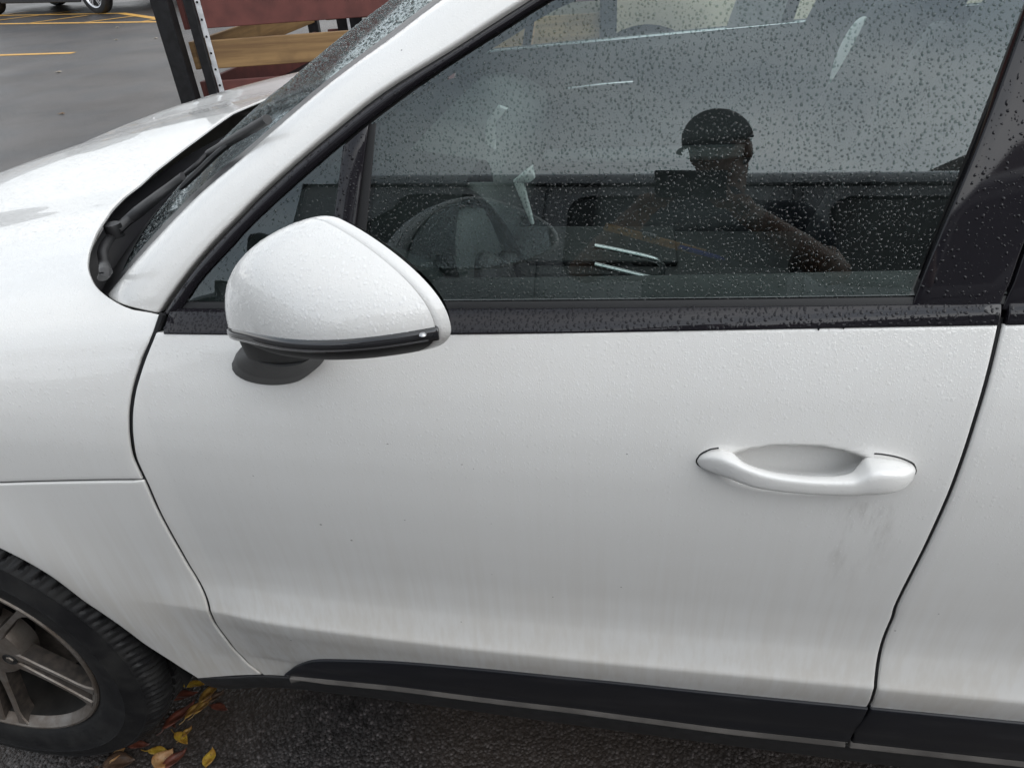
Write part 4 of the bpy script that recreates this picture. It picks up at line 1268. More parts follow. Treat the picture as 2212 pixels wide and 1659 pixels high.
for i in range(24):
    for j in range(14):
        th, ph = 2*math.pi*i/24, math.pi*j/13
        V.append((1.655+.030*math.sin(ph)*math.cos(th)+.16*.08*math.cos(ph), 1.135+.012*math.sin(ph)*math.sin(th), 1.165+.085*math.cos(ph)))
mk('seat_pale_patch', V, gf(24, 14, cu=True), simple('pale_patch', (.60, .62, .60), .4), ps)  # made-up pale oval standing in for a bright patch by the seat
bench = cushion('rear_seat', (2.42, .96, .76), (.55, 1.30, .18), M_LEATHER, car)
cushion('seat_back', (2.74, .96, 1.08), (.18, 1.30, .60), M_LEATHER, bench, Euler3(0, 22, 0))
# seat belt of the driver and interior mirror
tube('seat_belt', [(1.66, .16, 1.40), (1.67, .19, 1.1), (1.70, .22, .80)], .022, M_INT2, car, 8, (1, .1))
box('interior_mirror', (.86, .96, 1.40), (.03, .24, .07), M_INT, car, .015)

# ================================================================== ground
def asphalt_mat():
    n = N('damp_asphalt')
    p = n.pos()
    v = n.add('ShaderNodeTexVoronoi', i_Scale=135.0); n.link(p, v.inputs['Vector'])
    v2 = n.add('ShaderNodeTexVoronoi', i_Scale=330.0); n.link(p, v2.inputs['Vector'])
    sp = n.add('ShaderNodeSeparateColor'); n.link(v.outputs['Color'], sp.inputs[0])
    stone = n.ramp(sp.outputs[0], [(0, .030), (.5, .044), (.85, .064), (1, .13)])
    edge = n.mapr(v.outputs['Distance'], .25, .62, 1.0, .42)
    col = n.mix(1.0, stone, (1, .97, .96), 'MULTIPLY')
    cc = n.add('ShaderNodeCombineColor')
    for i in range(3): n.link(edge, cc.inputs[i])
    col = n.mix(1.0, col, cc.outputs[0], 'MULTIPLY')
    big = n.noise(n.pos((1, 1.6, 1)), .55, 5, .6)
    tint = n.ramp(big, [(.3, (.90, .81, .81)), (.55, (1.07, .98, .97)), (.75, (1.18, 1.08, 1.07))])
    col = n.mix(1.0, col, tint, 'MULTIPLY')
    gr = n.noise(p, 17, 8, .8)
    cg = n.ramp(gr, [(.3, .62), (.5, 1.0), (.7, 1.4)])
    col = n.mix(1.0, col, cg, 'MULTIPLY')
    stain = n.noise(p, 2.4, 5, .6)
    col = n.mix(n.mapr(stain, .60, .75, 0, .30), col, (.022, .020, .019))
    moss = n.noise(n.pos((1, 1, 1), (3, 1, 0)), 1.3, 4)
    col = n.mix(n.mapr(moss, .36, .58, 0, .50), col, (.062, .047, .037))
    h = n.math('MULTIPLY_ADD', v2.outputs['Distance'], -.25, n.math('MULTIPLY', v.outputs['Distance'], -1.0))
    wet = n.mapr(n.noise(p, .8, 3), .35, .7, .36, .46)
    n.bsdf(col, wet, 0, n.bump(h, .55, .006), spec=.45)
    return n.m
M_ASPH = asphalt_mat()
# one sheet to the horizon, finer near the car
rr = np.concatenate([[0], np.geomspace(1.0, 2500, 26)]); aa = np.linspace(0, 2*math.pi, 48, endpoint=False)
V = [(0, 0, 0)]+[(r*math.cos(a), r*math.sin(a), 0) for r in rr[1:] for a in aa]
F = [(0, 1+i, 1+(i+1) % 48) for i in range(48)]
for k in range(len(rr)-2):
    o = 1+k*48
    F += [(o+i, o+48+i, o+48+(i+1) % 48, o+(i+1) % 48) for i in range(48)]
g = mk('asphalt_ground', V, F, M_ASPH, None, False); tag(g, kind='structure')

def line_paint():
    n = N('yellow_road_paint')
    f = n.noise(n.pos(), 16, 5, .7)
    c = n.mix(n.mapr(f, .42, .66), (.62, .34, .06), (.40, .24, .09))
    n.bsdf(c, .6, 0, n.bump(n.noise(n.pos(), 150, 3), .3, .002)); return n.m
M_YEL = line_paint()
def stripe(a, b, w, z=.004):
    a, b = A(a[:2], float), A(b[:2], float); d = nrm(b-a); s = A([-d[1], d[0]])*w/2
    return [(*(a-s), z), (*(b-s), z), (*(b+s), z), (*(a+s), z)], [(0, 1, 2, 3)]
def gl_px(u, v): return ground(u, v)[:2]
hA, hB_ = gl_px(0, 87), gl_px(600, 79)
hd = nrm(hA-hB_)
hat = []
main_end = hB_
hat.append(stripe(hB_, hB_+hd*14, .16))
p1, p2 = gl_px(600, 74), gl_px(430, 49)
hat.append(stripe(p1, p2, .17, .005)); up_dir = nrm(p2-p1)
far0 = p2
hat.append(stripe(p2-up_dir*.05, p2+hd*12, .12, .006))
dg = nrm(gl_px(500, 55)-gl_px(285, 84))
for k, (u, v) in enumerate([(495, 81), (285, 84), (95, 86)]):
    q = gl_px(u, v); L = 2.6 if k else 1.7
    hat.append(stripe(q, q+nrm(gl_px(*[(570, 69), (500, 57), (310, 57)][k])-q)*np.linalg.norm(gl_px(*[(570, 69), (500, 57), (310, 57)][k])-q), .11, .007))
q = gl_px(0, 86)
for k in range(1, 5):
    a = q+hd*(1.6*k-.6); hat.append(stripe(a, a+dg*2.3, .11, .007))
V, F = join(hat)
tag(mk('parking_marking', V, F, M_YEL, None, False), kind='structure')
a, b = gl_px(262, 190), gl_px(0, 198)
V, F = stripe(a, a+nrm(b-a)*6.0, .14)
tag(mk('parking_marking', V, F, M_YEL, None, False), kind='structure')

# ================================================================== fallen leaves
def leaf_mat(name, c1, c2):
    n = N(name)
    f = n.noise(n.pos(local=True), 60, 4, .6); s = n.noise(n.pos(local=True), 260, 3, .6)
    c = n.mix(n.mapr(f, .38, .62), c1, c2)
    c = n.mix(n.mapr(s, .62, .70, 0, .8), c, (.05, .02, .01))
    n.bsdf(c, .45, 0, n.bump(f, .4, .002), spec=.4); return n.m
L_YEL = leaf_mat('yellow_leaf', (.40, .26, .03), (.30, .16, .025))
L_TAN = leaf_mat('tan_leaf', (.36, .22, .10), (.27, .135, .05))
L_RED = leaf_mat('russet_leaf', (.13, .040, .025), (.075, .025, .017))
L_OCH = leaf_mat('ochre_leaf', (.27, .16, .035), (.17, .08, .02))
L_BRN = leaf_mat('brown_leaf', (.09, .055, .035), (.05, .03, .02))
L_PALE = leaf_mat('pale_leaf', (.55, .50, .42), (.45, .38, .30))
def leaf(u, v, L, W, rot, mat, label, curl=.25, tilt=(0, 0), group='fallen leaves by the front wheel', twist=0.0):
    if group == 'fallen leaves by the front wheel': L, W = L*.80, W*.80
    c = ground(u, v)
    n, m = 11, 5
    P = np.zeros((n, m, 3))
    for i, t in enumerate(np.linspace(0, 1, n)):
        w = W*.5*(math.sin(math.pi*t**.85)**.8)*(1-.25*t)+.0004
        if t == 1: w = .0003
        for j, s in enumerate(np.linspace(-1, 1, m)):
            x = (t-.5)*L; y = s*w+.04*L*math.sin(t*5+rot)
            z = abs(s)*w*.35+curl*L*(t-.45)**2+.002*math.sin(7*t+3*s+rot)
            P[i, j] = (x, y, z)
    V = [Vector(p) for p in P.reshape(-1, 3)]
    R = Matrix.Rotation(rot, 3, 'Z') @ Matrix.Rotation(tilt[0], 3, 'X') @ Matrix.Rotation(tilt[1], 3, 'Y')
    V = [R @ q for q in V]; zm = min(q.z for q in V)
    V = [(q.x, q.y, q.z-zm) for q in V]
    me_o = mk('fallen_leaf', V, gf(n, m), mat, None, True)
    me_o.location = (c[0], c[1], .004)
    md = me_o.modifiers.new('thick', 'SOLIDIFY'); md.thickness = .0006
    st = tube('stalk', [R @ Vector((-.5*L-.016, .002, .002-zm)), R @ Vector((-.5*L-.006, 0, .001-zm)), R @ Vector((-.48*L, 0, .0-zm+curl*L*.2))], .0008, mat, None, 5)
    st.parent = me_o
    tag(me_o, label, 'leaf', group)
def lp(x, y): return 300+x/2.765, 2350+y/2.765
R_ = math.radians
leaf(*lp(745, 897), .066, .026, R_(5), L_YEL, 'bright yellow leaf lying just above the curled tan leaf', .2)
leaf(*lp(780, 985), .060, .055, R_(70), L_TAN, 'large curled tan leaf standing on the asphalt beside the red leaf', 1.1, (.5, .2))
leaf(*lp(892, 975), .075, .034, R_(62), L_RED, 'red brown leaf lying right against the curled tan leaf', .15)
leaf(*lp(1240, 955), .052, .034, R_(98), L_YEL, 'lone yellow leaf on bare asphalt, farthest from the tyre', .3)
leaf(*lp(345, 910), .056, .024, R_(80), L_TAN, 'narrow tan leaf upright before the tyre foot', .3)
leaf(*lp(350, 1005), .085, .060, R_(20), L_BRN, 'frayed dark brown leaf under the narrow tan leaf', .2)
leaf(*lp(545, 835), .060, .024, R_(14), L_RED, 'dull red leaf tucked under the bottom of the tyre', .2)
leaf(*lp(965, 768), .058, .030, R_(-22), L_YEL, 'dry yellow leaf in front of the tyre, pointed at its right end', .3)
leaf(*lp(1020, 700), .034, .018, R_(75), L_OCH, 'small ochre leaf touching the dry yellow leaf', .3)
leaf(*lp(1090, 240), .072, .024, R_(14), L_YEL, 'yellow leaf in shade closest to the end of the sill', .3)
leaf(*lp(1240, 310), .085, .034, R_(80), L_OCH, 'long ochre leaf in shade under the sill', .3)
leaf(*lp(985, 350), .080, .032, R_(25), L_RED, 'dark red leaf in shade behind the tyre tread', .2)
leaf(*lp(945, 540), .105, .036, R_(65), L_RED, 'long dark red leaf in shade beside the tyre tread', .2)
leaf(*lp(1095, 475), .070, .026, R_(72), L_OCH, 'slim ochre leaf in shade beside the long red leaf', .2)
leaf(*lp(1335, 465), .056, .026, R_(-5), L_RED, 'dark red leaf lying alone in shade on the right', .2)
leaf(*lp(1310, 355), .050, .022, R_(62), L_BRN, 'brown leaf in shade touching the long ochre leaf', .3)
leaf(*lp(1175, 450), .062, .022, R_(68), L_OCH, 'ochre leaf in shade below the long ochre leaf', .25)
leaf(*lp(865, 625), .040, .014, R_(-20), L_RED, 'tiny red leaf in shade beside the tread', .25)
fg_ = 'leaves scattered on the open asphalt'
leaf(209, 259, .085, .060, .4, L_PALE, 'pale leaf alone on open asphalt beyond the bonnet', .15, group=fg_)
leaf(220, 407, .070, .040, .2, L_OCH, 'orange brown leaf on asphalt near the bonnet edge', .15, group=fg_)
leaf(417, 100, .07, .05, .9, L_PALE, 'pale leaf just beyond the yellow hatching', .15, group=fg_)
leaf(553, 139, .08, .05, .1, L_PALE, 'pale leaf on asphalt close to the black trailer post', .15, group=fg_)
leaf(413, 144, .06, .05, .6, L_PALE, 'pale leaf midway between hatching and bonnet', .15, group=fg_)

# ================================================================== stake-sided trailer
M_RED = simple('faded_red_board', (.100, .029, .024), .7, nscale=9, namp=.22, bump=.2, bscale=60)
M_WOOD = None
def wood_mat(name, a, b):
    n = N(name)
    f = n.noise(n.pos((1.2, 1.2, 26), local=True), 1.0, 6, .65); g_ = n.noise(n.pos((3, 3, 3), local=True), 2.2, 3)
    c = n.mix(n.mapr(f, .35, .68), a, b); c = n.mix(n.mapr(g_, .5, .75, 0, .5), c, (.10, .055, .022))
    n.bsdf(c, .62, 0, n.bump(f, .25, .002)); return n.m
M_WOOD = wood_mat('varnished_plank', (.265, .160, .066), (.135, .075, .030))
M_BLK = simple('black_painted_steel', (.007, .007, .008), .5, nscale=30, namp=.4, bump=.15, spec=.25)
M_GALV = simple('galvanised_angle', (.52, .53, .55), .55, .1, nscale=20, namp=.2)
PSI = math.radians(11.0)
E1 = A([math.cos(PSI), math.sin(PSI), 0]); E2 = A([-.02, .9998, 0])
TP = at_y(708, 130, 3.45); TP[2] = 0
trl = thing('stake_trailer', 'stake sided trailer with red and wooden boards and black posts', 'trailer', tuple(TP))
EN = A([-math.sin(PSI), math.cos(PSI), 0])
def tp_hit(u, v):
    """photo point on the trailer's near side: distance along it and height"""
    d = ray(u, v); t = ((TP-CAM)@EN)/(d@EN); P = CAM+d*t
    return (P-TP)@E1, P[2]
print('TR', [tuple(np.round(tp_hit(u, v), 3)) for u, v in [(587, 0), (690, 362), (683, 0), (703, 0), (777, 340), (733, 103), (744, 146), (770, 246), (784, 289), (1269, 108), (1360, 63), (1139, 226), (1081, 275), (1247, 90)]])
ROT = Matrix.Rotation(PSI, 3, 'Z'); ROT2 = Matrix.Rotation(PSI+math.pi/2, 3, 'Z')
ROT_E = Matrix.Rotation(.02, 3, 'Z')
def tb(name, s0, s1, d0, d1, z0, z1, mat, parent=trl, bev=.004, rot=None):
    c = TP+E1*(s0+s1)/2+E2*(d0+d1)/2; c[2] = (z0+z1)/2
    return box(name, tuple(c), (abs(s1-s0), abs(d1-d0), abs(z1-z0)), mat, parent, bev, (ROT_E if abs(d1-d0) > 1 and abs(s1-s0) < 1 else ROT) if rot is None else rot)
zr = tp_hit(733, 103)[1]; zw1 = tp_hit(746, 146)[1]; zw0 = tp_hit(770, 246)[1]; zl = tp_hit(784, 289)[1]
LEN, WID = 2.30, 1.95
tb('deck', -.16, LEN, -.02, WID+.04, .50, .56, M_BLK)
levels = [(zr, 1.62, M_RED, 'red_board'), (zw0, zw1, M_WOOD, 'wooden_board'), (zl-.22, zl, M_RED, 'red_board'), (.57, zl-.25, M_RED, 'red_board')]
for z0, z1, m, nm in levels:
    tb(nm, .030, LEN, .002, .030, z0, z1, m)                       # near side
    tb(nm, -.10, -.072, .05, WID, z0-.005, z1-.005, m)                # end wall running back
    tb(nm, .0, LEN, WID+.002, WID+.03, z0, z1, m)                   # far side
    tb(nm, LEN-.03, LEN-.002, .05, WID, z0, z1, m)
tb('post', -.195, -.105, -.045, .045, .30, 1.75, M_BLK)
tb('post', -.018, .028, -.045, .0, .30, 1.75, M_BLK)
ang_ = tb('riveted_angle', .0285, .058, -.008, .000, .42, 1.75, M_GALV, bev=.002)
for k in range(14):
    zc_ = .55+.085*k
    c = TP+E1*.043+E2*(-.009); V, F = lathe([(.0005, -.004), (.005, -.003), (.007, .002)], 8, (c[0], c[1], zc_), 'y')
    mk('rivet', V, F, M_BLK, ang_, True)
tb('post', -.14, -.06, WID-.04, WID+.05, .30, 1.75, M_BLK); tb('post', LEN-.05, LEN+.04, -.05, .0, .30, 1.75, M_BLK); tb('post', LEN-.05, LEN+.04, WID+.032, WID+.08, .30, 1.75, M_BLK)
tb('post', .10, .30, WID-.05, WID+.0, .30, 1.70, M_BLK); tb('riveted_angle', .19, .21, WID-.065, WID-.052, .42, 1.75, M_GALV, bev=.002)
for s in (.35, LEN-.45):
    c = TP+E1*(LEN*.5)+E2*(.16 if s < 1 else WID-.16)
for sd_ in (-.14, WID+.16):
    c = TP+E1*(LEN*.55)+E2*sd_
    V, F = lathe([(.001, -.09), (.20, -.09), (.29, -.10), (.33, -.07), (.335, .07), (.29, .10), (.20, .09), (.001, .09)], 48, (0, 0, 0), 'y')
    mk('wheel', [tuple(A((ROT @ Vector(v)))+A([c[0], c[1], .335])) for v in V], F, M_TYRE, trl, True, None, 40)
dw = TP+E1*(LEN+.6)+E2*(WID/2); tube('drawbar', [tuple(A([*(TP+E1*LEN+E2*.3)[:2], .45])), (dw[0], dw[1], .45)], .04, M_BLK, trl, 8); tube('drawbar', [tuple(A([*(TP+E1*LEN+E2*(WID-.3))[:2], .45])), (dw[0], dw[1], .45)], .04, M_BLK, trl, 8)

# ================================================================== other parked vehicles
M_CGLASS = simple('dark_car_glass', (.010, .012, .013), .03, spec=.9)
M_LAMP = simple('headlamp_glass', (.6, .6, .6), .1, .3)
M_TAILR = simple('tail_lamp_red', (.25, .01, .01), .15)
M_SPOKE = simple('bright_alloy', (.62, .62, .64), .25, .8)
def body_mat(name, c): return simple(name, c, .3, 0, .8, nscale=3, namp=.08)
def parked_car(name, label, cat, mat, loc, yaw, L=4.85, W=1.9, H=1.75, wb=2.85, tr=.37, hood=.30, group=None):
    """whole parked car in its own coordinates: x forward, y left, origin on the ground at its middle"""
    root = thing(name, label, cat, loc, yaw, group)
    xs = np.linspace(-L/2, L/2, 61)
    def part_obj(o): o.parent = root; return o
    top = spline([-L/2, -L/2+.10, -L/2+.5, -L*.18, L*.05, L*.16, L*.28, L/2-.35, L/2-.04, L/2], [.70, 1.05, H-.62, H-.60, H-.61, H-.62, H-.68, H-.78, .72, .55])
    half = spline([-L/2, -L/2+.25, -L*.3, 0, L*.3, L/2-.3, L/2], [W*.40, W*.475, W*.5, W*.5, W*.495, W*.455, W*.34])
    rows = []
    for x in xs:
        zt, hw = float(top(x)), float(half(x))
        dn = .30
        for wx in (-wb/2, wb/2):
            r = tr+.07
            if abs(x-wx) < r: dn = max(dn, tr+math.sqrt(r*r-(x-wx)**2)*.98)
        dn = min(dn, zt-.12)
        sec = [(hw*.94, dn), (hw*.99, dn+(zt-dn)*.25), (hw, dn+(zt-dn)*.5), (hw*.985, dn+(zt-dn)*.8), (hw*.93, zt-.03), (hw*.86, zt), (0, zt+.03)]
        row = sec+[(-y, z) for y, z in sec[::-1][1:]]
        rows.append([(x, y, z) for y, z in row])
    P = A(rows); nv = P.shape[1]
    o = mk('body', P.reshape(-1, 3), [f[::-1] for f in gf(61, nv)]+[tuple(range(nv))], mat, None, True, None, 35); part_obj(o)
    # cabin
    xs2 = np.linspace(-L/2+.35, L*.20, 25)
    rt = spline([-L/2+.35, -L/2+.75, -L*.1, L*.04, L*.20], [H-.60, H-.08, H, H-.03, H-.63])
    rows = []
    for x in xs2:
        zt = float(rt(x)); zb_ = float(top(x))-.02; hw = float(half(x))
        k = np.clip((zt-zb_)/.6, 0, 1)
        sec = [(hw*.90, zb_), (hw*.90-.20*k*.55, zb_+(zt-zb_)*.6), (hw*.90-.20*k, zt-.05*k), (hw*.90-.30*k, zt), (0, zt+.02)]
        rows.append([(x, y, z) for y, z in sec+[(-y, z) for y, z in sec[::-1][1:]]])
    P = A(rows); nv = P.shape[1]
    part_obj(mk('roof', P.reshape(-1, 3), [f[::-1] for f in gf(25, nv)], mat, None, True, None, 40))
    # side windows, windscreen, rear screen
    for sgn in (1, -1):
        for a, b in ((-L/2+.62, -L*.20), (-L*.185, -L*.035), (-L*.02, L*.115)):
            pts = []
            for x, q in ((a, .10), (b, .10), (b, .86), (a if a > -L/2+.7 else a+.25, .86)):
                zt = float(rt(x)); zb_ = float(top(x))-.02; hw = float(half(x)); k = np.clip((zt-zb_)/.6, 0, 1)
                yy = hw*.90-.20*k*(q/.6*.55 if q < .6 else .55+.45*(q-.6)/.4*.9)
                pts.append((x, sgn*(yy+.006), zb_+(zt-zb_-.05*k)*q))
            part_obj(mk('side_window', pts, [(0, 1, 2, 3) if sgn < 0 else (3, 2, 1, 0)], M_CGLASS, None, False))
        for wx in (-wb/2, wb/2):
            V, F = lathe([(tr-.13, -.10), (tr-.12, -.115), (tr-.06, -.125), (tr-.015, -.11), (tr, -.07), (tr, .07), (tr-.015, .10), (tr-.13, .10)], 48, (0, 0, 0), 'y')
            V = [(x+wx, (y*1.0)*(1 if sgn < 0 else -1)+sgn*(W/2-.125), z+tr) for x, y, z in V]
            w = part_obj(mk('wheel', V, F, M_TYRE, None, True, None, 40))
            V, F = lathe([(tr-.12, -.112), (tr-.14, -.108), (tr-.155, -.08), (tr-.16, .02)], 48, (0, 0, 0), 'y')
            rim = mk('rim', [(x+wx, y*(1 if sgn < 0 else -1)+sgn*(W/2-.125), z+tr) for x, y, z in V], F, M_SPOKE, None, True); rim.parent = w
            V, F = lathe([(.001, -.04), (tr-.15, -.04)], 32, (0, 0, 0), 'y')
            hb = mk('wheel_back', [(x+wx, y*(1 if sgn < 0 else -1)+sgn*(W/2-.125), z+tr) for x, y, z in V], F, M_DARK, None, False); hb.parent = w
            sps = []
            for s in range(5):
                for d in (-1, 1):
                    a = s*2*math.pi/5+.3; vs = []
                    for r, oo, ww in ((.04, .010, .014), (tr-.14, .030, .012)):
                        for lz, yy in ((oo*d-ww, -.095), (oo*d+ww, -.095), (oo*d+ww, -.06), (oo*d-ww, -.06)):
                            X, Z = r*math.cos(a)-lz*math.sin(a), r*math.sin(a)+lz*math.cos(a)
                            vs.append((X+wx, yy*(1 if sgn < 0 else -1)+sgn*(W/2-.125), Z+tr))
                    sps.append((vs, [(0, 1, 5, 4), (1, 2, 6, 5), (2, 3, 7, 6), (3, 0, 4, 7)]))
            V, F = join(sps); sk = mk('spokes', V, F, M_SPOKE, None, False); sk.parent = w
        x0 = L/2-.10
        o = box('headlamp', (L/2-.30, sgn*W*.37, float(top(L/2-.30))-.10), (.34, .30, .13), M_LAMP, None, .03); o.parent = root
        o = box('tail_lamp', (-L/2+.10, sgn*W*.40, .92), (.16, .22, .16), M_TAILR, None, .03); o.parent = root
        o = box('door_mirror', (L*.13, sgn*(W/2+.09), H-.55), (.10, .20, .14), mat, None, .03); o.parent = root
        o = box('sill', (0, sgn*(W/2-.04), .30), (wb-2*tr-.16, .06, .12), M_MATT, None, .02); o.parent = root
        for xx in (-L*.10, L*.06):
            o = box('door_handle', (xx-.1, sgn*(W/2+.005), H-.80), (.18, .03, .03), mat, None, .01); o.parent = root
    def screen(name, xa, xb, q0=.12, q1=.9):
        pts = []
        for x, q in ((xa, 0), (xb, 1)):
            zt = float(rt(x))+.012; hw = float(half(x))*.90-.10-.14*q
            pts += [(x+ (.02 if xa > 0 else -.02), -hw, zt), (x+(.02 if xa > 0 else -.02), hw, zt)]
        o = mk(name, pts, [(0, 1, 3, 2)], M_CGLASS, None, False); o.parent = root
    screen('windscreen', L*.185, L*.075); screen('rear_screen', -L/2+.40, -L/2+.68)
    o = box('underbody', (0, 0, .34), (L*.92, W*.80, .16), M_DARK, None, .02); o.parent = root
    o = box('bumper', (L/2-.06, 0, .45), (.16, W*.72, .22), M_MATT, None, .05); o.parent = root
    o = box('grille', (L/2-.005, 0, .62), (.06, W*.45, .16), M_MATT, None, .03); o.parent = root
    o = box('rear_bumper', (-L/2+.04, 0, .48), (.16, W*.80, .24), M_MATT, None, .05); o.parent = root
    return root
M_CARDK = body_mat('dark_charcoal_paint', (.012, .012, .014))
M_CARDK2 = body_mat('black_paint', (.008, .008, .009))
M_CARBG = body_mat('beige_paint', (.56, .47, .37))
w1, w0 = ground(354, 51), ground(-20, 55)
cd = nrm((w1-w0)[:2]); 
side = A([-cd[1], cd[0]])
ctr2 = (w1[:2]+w0[:2])/2+side*.93
wbd = float(np.linalg.norm((w1-w0)[:2])); print('far car wheelbase', wbd, w1, w0)
parked_car('parked_suv', 'dark grey SUV parked beyond the yellow hatching, only its wheels and sill in view', 'car', M_CARDK, (ctr2[0], ctr2[1], 0), math.atan2(cd[1], cd[0]), L=wbd+2.0, wb=wbd, W=1.95, tr=.385, H=1.80, group='cars parked across the lot')
c2 = ground(540, 6)[:2]+side*.95+cd*1.4
parked_car('parked_car', 'black car farther back behind the dark SUV, beside the trailer post', 'car', M_CARDK2, (c2[0], c2[1], 0), math.atan2(cd[1], cd[0])+.0, L=4.6, wb=2.75, W=1.85, tr=.34, H=1.5, group='cars parked across the lot')
parked_car('beige_van', 'tall beige van parked on the far side, seen through the wet windows', 'van', M_CARBG, (2.75, 5.55, 0), math.pi, L=4.9, wb=2.95, W=1.95, tr=.36, H=1.95)

# ================================================================== grey van behind the photographer (seen mirrored in the window)
M_VAN = body_mat('grey_van_paint', (.27, .27, .28))
M_VGL = simple('dark_van_glass', (.018, .022, .022), .05, spec=.6)
VY = -2.0
van = thing('grey_van', 'grey high roofed van with dark windows standing behind the photographer', 'van', (1.2, VY-.95, 0))
def vy(z):   # side wall leans in above the waist
    z = np.asarray(z, float)
    return VY-.02-.11*sstep(1.25, 2.02, z)-.10*sstep(1.97, 2.10, z)-.03*sstep(.9, .3, z)
VX0, VX1 = -1.55, 3.85
vz = A([.32, .5, .8, 1.1, 1.22, 1.30, 1.40, 1.55, 1.70, 1.85, 1.925])
vxs = np.linspace(VX0, VX1, 60)
P = A([[(x, float(vy(z)), z) for z in vz] for x in vxs])
# near wall in panels parted at the door gaps
def wall(x0, x1, name, z0=.34, z1=1.935, n=14):
    zq = np.linspace(z0, z1, 30); xq = np.linspace(x0, x1, n)
    return sheet(name, A([[(x, float(vy(z)), z) for z in zq] for x in xq]), M_VAN, van, r=.006, depth=.03)
GPS = [-.62, .63, 1.69]
fd = wall(GPS[0]+.008, GPS[1]-.008, 'front_door'); sd2 = wall(GPS[1]+.008, 1.672, 'sliding_door'); wall(1.682, 1.708, 'door_rail'); rq = wall(1.718, VX1, 'rear_wall'); wall(VX0+.55, GPS[0]-.008, 'front_wing', .34, 1.25)
def vwin(x0, x1, z0, z1, parent, slope=0.0, rc=.09):
    pts = []
    for cx, cz, a0 in ((x1-rc, z1-rc, 0), (x0+rc+slope, z1-rc, 90), (x0+rc, z0+rc, 180), (x1-rc, z0+rc, 270)):
        for k in range(8):
            a = math.radians(a0+k*90/7); x, z = cx+rc*math.cos(a), cz+rc*math.sin(a); pts.append((x, float(vy(z))-.0+.004, z))
    n = len(pts); c = np.mean(pts, 0)
    w = mk('window', pts+[tuple(c)], [(i, (i+1) % n, n) for i in range(n)], M_VGL, parent, False)
    tube('window_seal', pts+[pts[0]], .010, M_SEAL, w, 6)
vwin(-.52, .335, 1.36, 1.875, fd, .42); vwin(.745, 1.56, 1.37, 1.865, sd2); vwin(1.83, 3.70, 1.37, 1.865, rq)
# roof, gutter, ends, far side
rz = [(VY-.13, 1.935), (VY-.135, 1.965), (VY-.17, 2.02), (VY-.30, 2.075), (VY-.95, 2.11), (VY-1.60, 2.075), (VY-1.73, 2.02), (VY-1.77, 1.935), (VY-1.90, 1.25), (VY-1.92, .35)]
xr5 = np.linspace(-.45, VX1, 30)
sheet('roof', A([[(x, y, z) for y, z in rz] for x in xr5]), M_VAN, van, out=(0, 0, 1), r=.01)
tube('gutter', [(x, VY-.128, 1.945) for x in np.linspace(-.45, VX1, 12)], .012, M_SEAL, van, 6)
end = [(VX1, y, z) for y, z in [(VY-.05, .34), (VY-.03, 1.2)]+rz]
mk('rear_doors', end, [tuple(range(len(end)))], M_VAN, van, False)
nosep = A([[(x, y, z) for y in np.linspace(VY-.06, VY-1.88, 12)] for x, z in ((-1.55, .35), (-1.60, .75), (-1.50, 1.02), (-1.0, 1.20))])
sheet('front_panel', nosep, M_VAN, van, out=(-1, 0, 1), r=.01)
wsq = A([[(x, y, z) for y in np.linspace(VY-.10-.06*q, VY-1.84+.06*q, 8)] for q, x, z in ((0, -1.0, 1.21), (1, -.46, 1.93))])
sheet('windscreen', wsq, M_VGL, van, out=(-1, 0, 1), r=.004)
for s_, x_ in ((1, -.55), (1, 2.75)):
    for yy in (VY-.13, VY-1.80):
        V, F = lathe([(.001, -.10), (.21, -.10), (.23, -.115), (.31, -.12), (.345, -.08), (.345, .08), (.31, .12), (.001, .10)], 48, (x_, yy, .345), 'y')
        w = mk('wheel', V, F, M_TYRE, van, True, None, 40)
        V, F = lathe([(.001, .112), (.08, .116), (.20, .108), (.215, .10)], 32, (x_, yy, .345), 'y'); mk('rim', V, F, M_SPOKE, w, True, None, 40)
for x in (.50, 1.55):
    box('door_handle', (x, float(vy(1.12))+.012, 1.12), (.16, .03, .04), M_MATT, van, .01)
box('side_rail', (2.75, float(vy(1.05))+.004, 1.05), (2.0, .02, .03), M_SEAL, van, .006)
box('van_mirror', (-.62, VY+.14, 1.42), (.10, .22, .26), M_MATT, van, .04).name = 'door_mirror'
box('underbody', (1.2, VY-.95, .38), (4.9, 1.7, .14), M_DARK, van, .02)

# brown-roofed house farther back
M_SHING = simple('brown_roof_shingle', (.060, .043, .034), .85, nscale=9, namp=.4, bump=.4, bscale=20)
M_BRICKW = simple('brown_brick_wall', (.16, .095, .07), .85, nscale=7, namp=.3, bump=.3, bscale=30)
hse = thing('brown_house', 'low brown brick house with a shingled hip roof behind the van', 'house', (12.0, -15.5, 0))
box('wall', (12.6, -14.2, 2.1), (16.0, 9.4, 4.2), M_BRICKW, hse, .02)
V = [(4.1, -9.0, 4.15), (21.0, -9.0, 4.15), (21.0, -19.0, 4.15), (4.1, -19.0, 4.15), (6.3, -11.6, 5.95), (16.4, -11.6, 6.9)]
rf = mk('roof', V, [(0, 1, 5, 4), (1, 2, 5), (2, 3, 4, 5), (3, 0, 4), (3, 2, 1, 0)], M_SHING, hse, False)
box('chimney', (14.0, -13.4, 6.9), (.8, .8, 1.6), M_BRICKW, rf, .02)
for x in (8.0, 11.5, 15.5):
    f_ = box('window', (x, -9.485, 1.9), (1.5, .08, 1.2), M_PAINT_DRY, hse, .01); box('pane', (x, -9.44, 1.9), (1.3, .03, 1.0), M_CGLASS, f_, 0)
dr_ = box('door', (18.1, -9.47, 1.05), (.95, .08, 2.1), M_MATT, hse, .01); box('handle', (17.75, -9.41, 1.0), (.12, .05, .03), M_SILVER, dr_, .005)

